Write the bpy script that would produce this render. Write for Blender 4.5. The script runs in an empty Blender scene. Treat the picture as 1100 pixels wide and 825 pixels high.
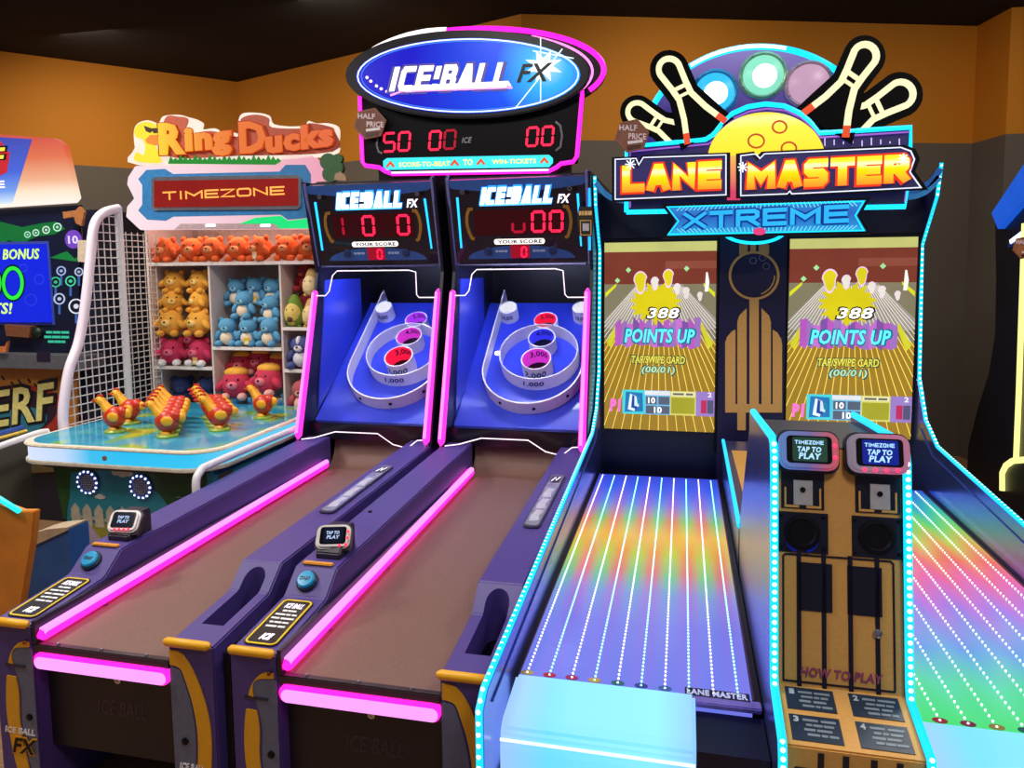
import bpy, bmesh, math, random
from mathutils import Vector, Matrix
random.seed(7)
sc = bpy.context.scene
COL = sc.collection
R = math.radians
# ------------------------------------------------------------------ camera
F, PX, PY, CAMH = 790.0, 550.0, 359.0, 1.62
_y, _p, _r = R(13.1), R(5.2), R(0.6)
FW = Vector((-math.sin(_y)*math.cos(_p), math.cos(_y)*math.cos(_p), -math.sin(_p)))
RT0 = Vector((math.cos(_y), math.sin(_y), 0)); UP0 = RT0.cross(FW)
RT = RT0*math.cos(_r)-UP0*math.sin(_r); UP = UP0*math.cos(_r)+RT0*math.sin(_r)
CAM = Vector((0, 0, CAMH))
cd = bpy.data.cameras.new('camera'); cam = bpy.data.objects.new('camera', cd); COL.objects.link(cam)
cd.sensor_fit = 'HORIZONTAL'; cd.sensor_width = 36; cd.lens = F/1100*36
cd.shift_y = (PY-412.5)/1100; cd.clip_start = .05
cam.matrix_world = Matrix(((RT.x, UP.x, -FW.x, CAM.x), (RT.y, UP.y, -FW.y, CAM.y), (RT.z, UP.z, -FW.z, CAM.z), (0, 0, 0, 1)))
sc.camera = cam
sc.view_settings.view_transform = 'Standard'; sc.view_settings.look = 'None'
sc.view_settings.exposure = 0.0; sc.view_settings.gamma = 1.0; sc.view_settings.use_curve_mapping = False
# ------------------------------------------------------------------ world and added fill lamps
w = bpy.data.worlds.new('world'); sc.world = w; w.use_nodes = True
w.node_tree.nodes['Background'].inputs[0].default_value = (.75, .72, .85, 1)
w.node_tree.nodes['Background'].inputs[1].default_value = .14
def area(name, loc, size, power, col, rot=(0, 0, 0), sy=None):
    l = bpy.data.lights.new(name, 'AREA'); l.energy = power; l.color = col; l.shape = 'RECTANGLE' if sy else 'SQUARE'; l.size = size
    if sy: l.size_y = sy
    o = bpy.data.objects.new(name, l); COL.objects.link(o); o.location = loc; o.rotation_euler = rot
    return o
for (x, y, pw) in ((-3.7, 2.7, 66), (-1.2, 1.9, 46), (1.5, 2.6, 30), (-3.1, 1.0, 44), (.9, -.1, 40)):
    area('added_fill_lamp', (x, y, 3.42), .6, pw, (1, .93, .84))  # unseen lamp, added to fill the room with light from above
for (x, y, pw) in ((-4.6, 4.9, 17), (-2.4, 4.7, 20), (.2, 4.75, 15), (2.2, 5.0, 11)):
    area('added_wall_fill_lamp', (x, y, 3.42), .5, pw, (1, .84, .62), rot=(R(25), 0, 0))  # unseen tilted lamp, added to brighten the walls
# ------------------------------------------------------------------ maths helpers
def ray(u, v):
    return RT*((u-PX)/F) - UP*((v-PY)/F) + FW
def at(u, v, X=None, Y=None, Z=None):
    d = ray(u, v)
    t = X/d.x if X is not None else (Y/d.y if Y is not None else (Z-CAMH)/d.z)
    return CAM + d*t
def T(Y, pts):
    out = []
    for u, v in pts:
        p = at(u, v, Y=Y); out.append((p.x, p.z))
    return out
class Fr:
    def __init__(s, o, u, v):
        s.o = Vector(o); s.u = Vector(u).normalized(); s.v = Vector(v).normalized(); s.n = s.u.cross(s.v)
    def __call__(s, a, b, d=0):
        return s.o + s.u*a + s.v*b + s.n*d
def FY(Y): return Fr((0, Y, 0), (1, 0, 0), (0, 0, 1))          # (X,Z), d towards the player
def FX(X): return Fr((X, 0, 0), (0, -1, 0), (0, 0, 1))         # (-Y,Z), d towards -X
FZ0 = Fr((0, 0, 0), (1, 0, 0), (0, 1, 0))
def FZ(Z): return Fr((0, 0, Z), (1, 0, 0), (0, 1, 0))
def arc(cx, cy, rx, ry, a0, a1, n=24):
    return [(cx+rx*math.cos(R(a0+(a1-a0)*i/n)), cy+ry*math.sin(R(a0+(a1-a0)*i/n))) for i in range(n+1)]
def ellipse(cx, cy, rx, ry, n=40): return arc(cx, cy, rx, ry, 0, 360, n)[:-1]
def rrect(x0, x1, y0, y1, r, n=5):
    return arc(x1-r, y0+r, r, r, -90, 0, n)+arc(x1-r, y1-r, r, r, 0, 90, n)+arc(x0+r, y1-r, r, r, 90, 180, n)+arc(x0+r, y0+r, r, r, 180, 270, n)
def smooth_path(pts, n=6, closed=False):
    out = []; m = len(pts)
    for i in range(m if closed else m-1):
        p = [Vector(pts[(i+k) % m]) if closed else Vector(pts[min(max(i+k, 0), m-1)]) for k in (-1, 0, 1, 2)]
        for j in range(n):
            t = j/n
            out.append(.5*((2*p[1])+(p[2]-p[0])*t+(2*p[0]-5*p[1]+4*p[2]-p[3])*t*t+(3*p[1]-p[0]-3*p[2]+p[3])*t**3))
    if not closed: out.append(Vector(pts[-1]))
    return [tuple(q) for q in out]
# ------------------------------------------------------------------ materials
def lin(h):
    h = h.lstrip('#'); out = []
    for i in (0, 2, 4):
        c = int(h[i:i+2], 16)/255
        out.append(c/12.92 if c <= .04045 else ((c+.055)/1.055)**2.4)
    return out
MATS = {}
def M(hexc, rough=.5, metal=0, noise=.12, scale=40, bump=0, coat=0, spec=.5):
    key = ('m', hexc, rough, metal, noise, scale, bump, coat, spec)
    if key in MATS: return MATS[key]
    m = bpy.data.materials.new('surface_'+hexc.strip('#')); m.use_nodes = True; nt = m.node_tree; b = nt.nodes['Principled BSDF']
    c = lin(hexc)
    tc = nt.nodes.new('ShaderNodeTexCoord'); nz = nt.nodes.new('ShaderNodeTexNoise'); nz.inputs['Scale'].default_value = scale; nz.inputs['Detail'].default_value = 4
    nt.links.new(tc.outputs['Object'], nz.inputs['Vector'])
    rp = nt.nodes.new('ShaderNodeValToRGB'); rp.color_ramp.elements[0].position = .3; rp.color_ramp.elements[1].position = .7
    rp.color_ramp.elements[0].color = [x*(1-noise) for x in c]+[1]; rp.color_ramp.elements[1].color = [min(1, x*(1+noise)) for x in c]+[1]
    nt.links.new(nz.outputs['Fac'], rp.inputs[0]); nt.links.new(rp.outputs[0], b.inputs['Base Color'])
    b.inputs['Roughness'].default_value = rough; b.inputs['Metallic'].default_value = metal
    b.inputs['Coat Weight'].default_value = coat; b.inputs['Specular IOR Level'].default_value = spec
    if bump:
        bp = nt.nodes.new('ShaderNodeBump'); bp.inputs['Strength'].default_value = bump; bp.inputs['Distance'].default_value = .004
        nt.links.new(nz.outputs['Fac'], bp.inputs['Height']); nt.links.new(bp.outputs[0], b.inputs['Normal'])
    MATS[key] = m; return m
def E(hexc, s=1.0, rough=.35, base=.12, flick=.0):
    """something that gives off light: a backlit print, a screen, a tube"""
    key = ('e', hexc, s, rough, base)
    if key in MATS: return MATS[key]
    m = bpy.data.materials.new('lit_'+hexc.strip('#')); m.use_nodes = True; nt = m.node_tree; b = nt.nodes['Principled BSDF']; c = lin(hexc)
    b.inputs['Base Color'].default_value = [x*base for x in c]+[1]; b.inputs['Roughness'].default_value = rough; b.inputs['Specular IOR Level'].default_value = .25
    tc = nt.nodes.new('ShaderNodeTexCoord'); nz = nt.nodes.new('ShaderNodeTexNoise'); nz.inputs['Scale'].default_value = 9
    nt.links.new(tc.outputs['Object'], nz.inputs['Vector'])
    mp = nt.nodes.new('ShaderNodeMapRange'); mp.inputs[3].default_value = .85*s; mp.inputs[4].default_value = 1.15*s
    nt.links.new(nz.outputs['Fac'], mp.inputs[0]); nt.links.new(mp.outputs[0], b.inputs['Emission Strength'])
    b.inputs['Emission Color'].default_value = c+[1]
    MATS[key] = m; return m
def ramp_mat(name, axis, lo, hi, stops, s=1.0, base=.12, rough=.3, emit=True, axis2=None):
    """printed or lit artwork whose colour runs along one axis of the object"""
    m = bpy.data.materials.new(name); m.use_nodes = True; nt = m.node_tree; b = nt.nodes['Principled BSDF']
    ge = nt.nodes.new('ShaderNodeNewGeometry'); sx = nt.nodes.new('ShaderNodeSeparateXYZ'); nt.links.new(ge.outputs['Position'], sx.inputs[0])
    mp = nt.nodes.new('ShaderNodeMapRange'); mp.inputs[1].default_value = lo; mp.inputs[2].default_value = hi
    nt.links.new(sx.outputs['XYZ'.index(axis)], mp.inputs[0])
    rp = nt.nodes.new('ShaderNodeValToRGB'); el = rp.color_ramp.elements
    while len(el) < len(stops): el.new(.5)
    for e, (p, h) in zip(el, stops): e.position = p
    for e, (p, h) in zip(el, stops): e.color = lin(h)+[1]
    nt.links.new(mp.outputs[0], rp.inputs[0])
    b.inputs['Roughness'].default_value = rough; b.inputs['Specular IOR Level'].default_value = .2
    if emit:
        b.inputs['Base Color'].default_value = (base*.3, base*.3, base*.3, 1)
        nt.links.new(rp.outputs[0], b.inputs['Emission Color']); b.inputs['Emission Strength'].default_value = s
    else:
        nt.links.new(rp.outputs[0], b.inputs['Base Color'])
    return m
# ------------------------------------------------------------------ mesh builder
class MB:
    def __init__(s): s.v = []; s.f = []
    def add(s, vs, fs):
        k = len(s.v); s.v += [tuple(v) for v in vs]; s.f += [[i+k for i in f] for f in fs]; return s
    def box(s, x0, x1, y0, y1, z0, z1):
        vs = [(x, y, z) for z in (z0, z1) for y in (y0, y1) for x in (x0, x1)]
        return s.add(vs, [(0, 2, 3, 1), (4, 5, 7, 6), (0, 1, 5, 4), (2, 6, 7, 3), (0, 4, 6, 2), (1, 3, 7, 5)])
    def prism(s, fr, poly, d0, d1):
        n = len(poly); vs = [fr(a, b, d0) for a, b in poly]+[fr(a, b, d1) for a, b in poly]
        return s.add(vs, [list(range(n))[::-1], list(range(n, 2*n))]+[(i, (i+1) % n, n+(i+1) % n, n+i) for i in range(n)])
    def strip(s, fr, pts, wd, d0, d1, closed=False, lim=None):
        pts = [Vector(p) for p in pts]; n = len(pts); L = []; Rr = []
        for i in range(n):
            if closed: a, b = pts[i-1], pts[(i+1) % n]
            else: a, b = pts[max(i-1, 0)], pts[min(i+1, n-1)]
            e1 = (pts[i]-a); e2 = (b-pts[i])
            if e1.length < 1e-9: e1 = e2
            if e2.length < 1e-9: e2 = e1
            e1 = e1.normalized(); e2 = e2.normalized()
            n1 = Vector((-e1.y, e1.x)); n2 = Vector((-e2.y, e2.x)); m = (n1+n2)
            if m.length < 1e-6: m = n1
            m.normalize(); k = 1/max(.45, m.dot(n1))
            L.append(pts[i]+m*wd/2*k); Rr.append(pts[i]-m*wd/2*k)
        if lim:
            for p in L+Rr: p.y = min(max(p.y, lim[0]), lim[1])
        vs = [fr(*p, d0) for p in L]+[fr(*p, d0) for p in Rr]+[fr(*p, d1) for p in L]+[fr(*p, d1) for p in Rr]
        fs = []
        for i in range(n if closed else n-1):
            j = (i+1) % n
            fs += [(i, j, n+j, n+i), (2*n+i, 3*n+i, 3*n+j, 2*n+j), (i, 2*n+i, 2*n+j, j), (n+i, n+j, 3*n+j, 3*n+i)]
        if not closed: fs += [(0, n, 3*n, 2*n), (n-1, 3*n-1, 4*n-1, 2*n-1)]
        return s.add(vs, fs)
    def tube(s, pts, r, seg=8, closed=False):
        pts = [Vector(p) for p in pts]; n = len(pts); vs = []; up = None
        for i in range(n):
            if closed: t = pts[(i+1) % n]-pts[i-1]
            else: t = pts[min(i+1, n-1)]-pts[max(i-1, 0)]
            t.normalize()
            if up is None:
                up = Vector((0, 0, 1)) if abs(t.z) < .9 else Vector((1, 0, 0))
            a = (up-t*up.dot(t))
            if a.length < 1e-6: a = t.orthogonal()
            a.normalize(); up = a; b = t.cross(a); rr = r[i] if isinstance(r, (list, tuple)) else r
            for k in range(seg):
                q = 2*math.pi*k/seg; vs.append(pts[i]+a*math.cos(q)*rr+b*math.sin(q)*rr)
        fs = []
        for i in range(n if closed else n-1):
            j = (i+1) % n
            for k in range(seg): fs.append((i*seg+k, i*seg+(k+1) % seg, j*seg+(k+1) % seg, j*seg+k))
        if not closed: fs += [list(range(seg))[::-1], list(range((n-1)*seg, n*seg))]
        return s.add(vs, fs)
    def lathe(s, fr, cx, cy, prof, seg=24, closed=False):
        """prof: (radius, height along the frame's normal)"""
        n = len(prof); vs = []
        for r, h in prof:
            for k in range(seg):
                q = 2*math.pi*k/seg; vs.append(fr(cx+r*math.cos(q), cy+r*math.sin(q), h))
        fs = []
        for i in range(n if closed else n-1):
            j = (i+1) % n
            for k in range(seg): fs.append((i*seg+k, i*seg+(k+1) % seg, j*seg+(k+1) % seg, j*seg+k))
        if not closed: fs += [list(range(seg))[::-1], list(range((n-1)*seg, n*seg))]
        return s.add(vs, fs)
    def ell(s, c, r, rot=None, seg=14, rings=9):
        vs = []; c = Vector(c); Mx = rot.to_matrix() if rot else None
        for i in range(rings+1):
            th = math.pi*i/rings
            for k in range(seg):
                q = 2*math.pi*k/seg; p = Vector((r[0]*math.sin(th)*math.cos(q), r[1]*math.sin(th)*math.sin(q), r[2]*math.cos(th)))
                vs.append(c+(Mx @ p if Mx else p))
        fs = [(i*seg+k, i*seg+(k+1) % seg, (i+1)*seg+(k+1) % seg, (i+1)*seg+k) for i in range(rings) for k in range(seg)]
        return s.add(vs, fs)
    def build(s, name, mat, parent=None, smooth=False, bevel=0, loc=None, **tags):
        me = bpy.data.meshes.new(name); o = bpy.data.objects.new(name, me); COL.objects.link(o)
        off = Vector((0, 0, 0))
        if parent is not None:
            o.parent = parent; p = parent
            while p: off = off+p.location; p = p.parent
        else:
            if loc is None:
                xs = [v[0] for v in s.v]; ys = [v[1] for v in s.v]; zs = [v[2] for v in s.v]
                loc = ((min(xs)+max(xs))/2, (min(ys)+max(ys))/2, min(zs))
            o.location = loc; off = Vector(loc)
        me.from_pydata([(v[0]-off.x, v[1]-off.y, v[2]-off.z) for v in s.v], [], s.f)
        bm = bmesh.new(); bm.from_mesh(me); bmesh.ops.remove_doubles(bm, verts=bm.verts, dist=1e-6)
        bmesh.ops.recalc_face_normals(bm, faces=bm.faces)
        if bevel:
            ed = [e for e in bm.edges if len(e.link_faces) == 2 and e.calc_face_angle(0) > .5]
            try: bmesh.ops.bevel(bm, geom=ed, offset=bevel, segments=2, affect='EDGES', clamp_overlap=True)
            except Exception: pass
        bm.to_mesh(me); bm.free()
        if smooth:
            for p in me.polygons: p.use_smooth = True
            if smooth == 'auto':
                try: me.set_sharp_from_angle(angle=R(40))
                except Exception: pass
        me.materials.append(mat)
        for k, v in tags.items(): o[k] = v
        return o
def box(name, mat, parent, x0, x1, y0, y1, z0, z1, bevel=0, **t): return MB().box(x0, x1, y0, y1, z0, z1).build(name, mat, parent, bevel=bevel, **t)
def prism(name, mat, parent, fr, poly, d0, d1, bevel=0, **t): return MB().prism(fr, poly, d0, d1).build(name, mat, parent, bevel=bevel, **t)
def strip(name, mat, parent, fr, pts, wd, d0, d1, closed=False, **t): return MB().strip(fr, pts, wd, d0, d1, closed).build(name, mat, parent, **t)
def tube(name, mat, parent, pts, r, seg=8, closed=False, **t): return MB().tube(pts, r, seg, closed).build(name, mat, parent, smooth='auto', **t)
def thing(name, label, cat, loc, group=None):
    o = bpy.data.objects.new(name, None); COL.objects.link(o); o.location = loc; o.empty_display_size = .1
    o['label'] = label; o['category'] = cat
    if group: o['group'] = group
    return o
def tag(o, label, cat, group=None):
    o['label'] = label; o['category'] = cat
    if group: o['group'] = group
    return o
TXT = {}
def txt_mesh(s, bold, shear, res=2):
    key = (s, bold, shear)
    if key in TXT: return TXT[key]
    cu = bpy.data.curves.new('lettering', 'FONT'); cu.body = s; cu.offset = bold; cu.shear = shear; cu.resolution_u = res; cu.extrude = .5; cu.space_character = 1+bold*2
    o = bpy.data.objects.new('lettering_tmp', cu); COL.objects.link(o)
    bpy.context.view_layer.update()
    me = bpy.data.meshes.new_from_object(o.evaluated_get(bpy.context.evaluated_depsgraph_get()))
    vs = [tuple(v.co) for v in me.vertices]; fs = [list(p.vertices) for p in me.polygons]
    bpy.data.objects.remove(o); bpy.data.curves.remove(cu); bpy.data.meshes.remove(me)
    TXT[key] = (vs, fs); return TXT[key]
def txt(s, fr, x0, x1, y0, y1, d0, d1, mat, parent, bold=.02, shear=0, name='lettering', slope=0, **t):
    vs, fs = txt_mesh(s, bold, shear)
    xa = min(v[0] for v in vs); xb = max(v[0] for v in vs); ya = min(v[1] for v in vs); yb = max(v[1] for v in vs)
    mb = MB(); out = []
    for v in vs:
        a = x0+(x1-x0)*(v[0]-xa)/(xb-xa); b = y0+(y1-y0)*(v[1]-ya)/(yb-ya)+slope*(a-x0)
        out.append(fr(a, b, d0+(d1-d0)*(v[2]+.5)))
    mb.add(out, fs); return mb.build(name, mat, parent, **t)
def dashes(fr, x0, x1, y0, y1, d0, d1, mat, parent, words=3):
    """a line of print too small to read: word-long dashes"""
    mb = MB(); x = x0; rn = random.Random(int(abs(x0*7919+y0*104729)) + words); ws = [.6+rn.random() for _ in range(words)]; g = .18; k = (x1-x0)/(sum(ws)+g*(words-1)); h = y1-y0
    for w_ in ws:
        mb.prism(fr, [(x, y0+.2*h), (x+w_*k, y0+.2*h), (x+w_*k, y0+.8*h), (x, y0+.8*h)], d0, d1); x += (w_+g)*k
    return mb.build('small_print', mat, parent)
def ptxt(s, Y, u0, u1, v0, v1, d0, d1, mat, parent, **k):
    """lettering on the plane Y: u0..u1 across, v1 (bottom) .. v0 (top), in the calibrated frame"""
    a = at(u0, v1, Y=Y); b = at(u1, v0, Y=Y)
    return txt(s, FY(Y), a.x, b.x, a.z, b.z, d0, d1, mat, parent, **k)
GLY = {'T': [[(0, 1), (1, 1)], [(.5, 1), (.5, 0)]], 'I': [[(.5, 0), (.5, 1)]], 'M': [[(0, 0), (0, 1), (.5, .35), (1, 1), (1, 0)]], 'E': [[(1, 1), (0, 1), (0, 0), (1, 0)], [(0, .5), (.92, .5)]], 'Z': [[(0, 1), (1, 1), (0, 0), (1, 0)]],
       'O': [[(.15, 0), (.85, 0), (1, .15), (1, .85), (.85, 1), (.15, 1), (0, .85), (0, .15), (.15, 0), (.3, 0)]], 'N': [[(0, 0), (0, 1), (1, 0), (1, 1)]], 'X': [[(0, 0), (1, 1)], [(0, 1), (1, 0)]], 'R': [[(0, 0), (0, 1), (.85, 1), (1, .88), (1, .62), (.85, .48), (.1, .48)], [(.5, .48), (1, 0)]],
       'L': [[(0, 1), (0, 0), (1, 0)]], 'A': [[(0, 0), (.42, 1), (.58, 1), (1, 0)], [(.22, .32), (.78, .32)]], 'S': [[(1, 1), (.15, 1), (0, .88), (0, .62), (.15, .5), (.85, .5), (1, .38), (1, .12), (.85, 0), (0, 0)]], 'C': [[(1, 1), (.15, 1), (0, .85), (0, .15), (.15, 0), (1, 0)]], 'B': [[(.0, 0), (0, 1), (.8, 1), (.95, .88), (.95, .64), (.8, .52), (.1, .52)], [(.8, .52), (1, .38), (1, .12), (.85, 0), (0, 0)]], '!': [[(.5, .56), (.5, .95)], [(.5, .0), (.5, .02)]]}
GW = {'I': .36, 'M': 1.25, '!': .36, ' ': .35}
def stxt(s, fr, x0, x1, y0, y1, d0, d1, mat, parent, t=.2, shear=0, gap=.22, slope=0, grow=0, name='lettering'):
    """blocky lettering made of strokes; grow widens every stroke (for the outline behind)"""
    H = y1-y0; tt = t*H; sh = shear*H; tot = sum(GW.get(c, 1) for c in s)+gap*(len(s)-1); cw = (x1-x0-sh)/tot; x = x0; mb = MB()
    for c in s:
        gw = GW.get(c, 1)*cw
        for pl in GLY.get(c, []):
            pts = [Vector((x+tt/2+gx*max(gw-tt, .0), y0+tt/2+gy*(H-tt))) for gx, gy in pl]
            if len(pts) == 1: continue
            e = tt/2*.98
            pts[0] = pts[0]+(pts[0]-pts[1]).normalized()*e; pts[-1] = pts[-1]+(pts[-1]-pts[-2]).normalized()*e
            lo, hi = y0-grow/2, y1+grow/2
            fs2 = [(p.x, min(max(p.y, lo), hi)) for p in pts]
            f2 = lambda a, b, d, f=fr: f(a+shear*(b-y0), b+slope*(a-x0), d)
            mb.strip(f2, fs2, tt+grow, d0, d1, lim=(lo, hi))
        x += gw+gap*cw
    return mb.build(name, mat, parent)
def pstxt(s, Y, u0, u1, v0, v1, d0, d1, mat, parent, **k):
    a = at(u0, v1, Y=Y); b = at(u1, v0, Y=Y)
    return stxt(s, FY(Y), a.x, b.x, a.z, b.z, d0, d1, mat, parent, **k)
SEG = {'a': ((0, 1), (1, 1)), 'b': ((1, 1), (1, .5)), 'c': ((1, .5), (1, 0)), 'd': ((0, 0), (1, 0)), 'e': ((0, .5), (0, 0)), 'f': ((0, 1), (0, .5)), 'g': ((0, .5), (1, .5))}
DIG = {'0': 'abcdef', '1': 'bc', '5': 'afgcd', 'u': 'ecd', '3': 'abgcd', '8': 'abcdefg'}
def seg7(ch, fr, x, y, wd, h, t, d, mat, parent, slant=.06):
    mb = MB()
    for sgm in DIG[ch]:
        (ax, ay), (bx, by) = SEG[sgm]
        A = Vector((x+ax*wd+ay*h*slant, y+ay*h)); B = Vector((x+bx*wd+by*h*slant, y+by*h)); dr = (B-A).normalized()*t*.55
        A += dr; B -= dr; nn = Vector((-dr.y, dr.x)).normalized()*t/2; e = dr.normalized()*t*.4
        mb.prism(fr, [tuple(q) for q in (A-e, A-nn, B-nn, B+e, B+nn, A+nn)], d, d+.002)
    return mb.build('digit', mat, parent)
def structure(o, label=None, cat=None):
    o['kind'] = 'structure'
    if label: o['label'] = label
    return o
BLACK = M('#0a0a10', .35, spec=.25); NAVY = M('#14152e', .35); DARKMETAL = M('#1a1a22', .4, .3); CHROME = M('#c8c8d0', .2, 1); WHITEP = M('#e8e6ea', .35, noise=.03); STEEL = M('#9a98a6', .3, .8)
GOLD = M('#dca458', .5, .0, noise=.05, scale=120); GOLDY = M('#f0ae1c', .4, noise=.05); PURPLE = M('#4c3c88', .48, .0, noise=.08, scale=300); DPURPLE = M('#2c2352', .4)
PINK = E('#f01a92', 3.2); PCORE = E('#ff98f6', 1.3); CYAN = E('#10c0f0', 2.0); LEDW = E('#c8f6ff', 5.0); WHITEL = E('#fff2ff', 1.6); REDL = E('#ff1840', 2.4)
# ================================================================== THE ROOM
def wall_mat():
    m = bpy.data.materials.new('two_tone_wall_paint'); m.use_nodes = True; nt = m.node_tree; b = nt.nodes['Principled BSDF']
    ge = nt.nodes.new('ShaderNodeNewGeometry'); sx = nt.nodes.new('ShaderNodeSeparateXYZ'); nt.links.new(ge.outputs['Position'], sx.inputs[0])
    gt = nt.nodes.new('ShaderNodeMath'); gt.operation = 'GREATER_THAN'; gt.inputs[1].default_value = 2.58; nt.links.new(sx.outputs[2], gt.inputs[0])
    nz = nt.nodes.new('ShaderNodeTexNoise'); nz.inputs['Scale'].default_value = 160; nz.inputs['Detail'].default_value = 6
    nt.links.new(ge.outputs['Position'], nz.inputs['Vector'])
    mx = nt.nodes.new('ShaderNodeMix'); mx.data_type = 'RGBA'; nt.links.new(gt.outputs[0], mx.inputs['Factor'])
    mx.inputs['A'].default_value = lin('#6f675f')+[1]; mx.inputs['B'].default_value = lin('#d98a17')+[1]
    mu = nt.nodes.new('ShaderNodeMix'); mu.data_type = 'RGBA'; mu.blend_type = 'MULTIPLY'; mu.inputs['Factor'].default_value = .35
    nt.links.new(mx.outputs['Result'], mu.inputs['A']); nt.links.new(nz.outputs['Color'], mu.inputs['B'])
    nt.links.new(mu.outputs['Result'], b.inputs['Base Color']); b.inputs['Roughness'].default_value = .75
    bp = nt.nodes.new('ShaderNodeBump'); bp.inputs['Strength'].default_value = .25; bp.inputs['Distance'].default_value = .003
    nt.links.new(nz.outputs['Fac'], bp.inputs['Height']); nt.links.new(bp.outputs[0], b.inputs['Normal'])
    return m
WALL = wall_mat(); CEIL_H = 3.5
def wall(name, a, b, label):
    a = Vector((a[0], a[1], 0)); b = Vector((b[0], b[1], 0)); fr = Fr(a, b-a, (0, 0, 1)); L = (b-a).length
    mb = MB().prism(fr, [(0, 0), (L, 0), (L, CEIL_H), (0, CEIL_H)], -.12, 0)
    structure(mb.build(name, WALL), label)
wall('wall_left', (-6.5, 4.42), (-4.374, 6.762), 'grey wall with orange upper band at the far left')
wall('wall_back', (-4.374, 6.762), (-1.195, 5.551), 'grey wall with orange upper band behind the prize shelf')
wall('wall_right', (-1.195, 5.551), (2.271, 6.761), 'grey wall with orange upper band behind the bowling game')
wall('wall_end', (2.271, 6.761), (2.355, 6.346), 'short return of the two tone wall near the corner')
wall('wall_far_right', (2.355, 6.346), (4.6, 6.6), 'grey and orange wall at the far right edge')
structure(MB().box(-8, 5.5, -1.5, 8.5, -.1, 0).build('floor', M('#8f6c4a', .8, noise=.25, scale=60, bump=.3)), 'tan brown floor under the machines')
structure(MB().box(-8, 5.5, -1.5, 8.5, CEIL_H, CEIL_H+.1).build('ceiling', M('#06060f', .9, noise=.3, scale=3)), 'dark navy ceiling')

# ================================================================== SHARED SMALL PARTS
def reader(parent, fr, wd, h, dp, rimcol, lines, lit=True, side='#ff2040', dots=((.82, .2), (.9, .45), (.92, .7)), scr='#141a2c', tcol='#9fb4d8', rims=None):
    """card reader: rounded body, screen, red lamps; fr origin is its lower left corner"""
    body = prism('card_reader', M(rimcol, .3, .1), parent, fr, rrect(0, wd, 0, h, min(wd, h)*.28), 0, dp, bevel=.006)
    prism('reader_back', M('#26242e', .4), body, fr, rrect(-.004, wd+.004, -.006, h+.004, min(wd, h)*.28), -.012, dp*.35)
    prism('reader_glass', M('#08080c', .15), body, fr, rrect(wd*.12, wd*.88, h*.17, h*.88, .009), dp-.001, dp+.001)
    prism('reader_screen', E(scr, .8, rough=.15), body, fr, rrect(wd*.22, wd*.80, h*.22, h*.84, .004), dp+.001, dp+.002)
    for i, (s, x0, x1, y0, y1) in enumerate(lines):
        (stxt(s, fr, wd*x0, wd*x1, h*y0, h*y1, dp+.002, dp+.003, E(tcol, 1.3), body, t=.2) if s == 'TIMEZONE' else txt(s, fr, wd*x0, wd*x1, h*y0, h*y1, dp+.002, dp+.003, E(tcol, 1.3), body, shear=.15, bold=.03))
    for a, b in dots:
        MB().lathe(fr, wd*a, h*b, [(.0045, dp), (.004, dp+.003), (.001, dp+.004)], 10).build('reader_lamp', E(side, 3), body)
    if rims:
        x_ = fr.o.x; body.data.materials.clear(); body.data.materials.append(ramp_mat('reader_rim_led_glow', 'X', x_, x_+wd, rims, .45, .6, .35))  # the LEDs' light on the rim is put into its colour run
    return body
def bolt(parent, fr, a, b, r=.012, d=0, mat=None):
    return MB().lathe(fr, a, b, [(r, d), (r, d+.003), (r*.7, d+.006), (r*.3, d+.0065)], 14).build('bolt', mat or BLACK, parent, smooth='auto')
def boolean_cut(o, cutter):
    md = o.modifiers.new('cut', 'BOOLEAN'); md.operation = 'DIFFERENCE'; md.object = cutter; md.solver = 'EXACT'
    bpy.context.view_layer.update()
    me = bpy.data.meshes.new_from_object(o.evaluated_get(bpy.context.evaluated_depsgraph_get()))
    o.modifiers.clear(); old = o.data; o.data = me; me.name = o.name
    bpy.data.objects.remove(cutter)

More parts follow.
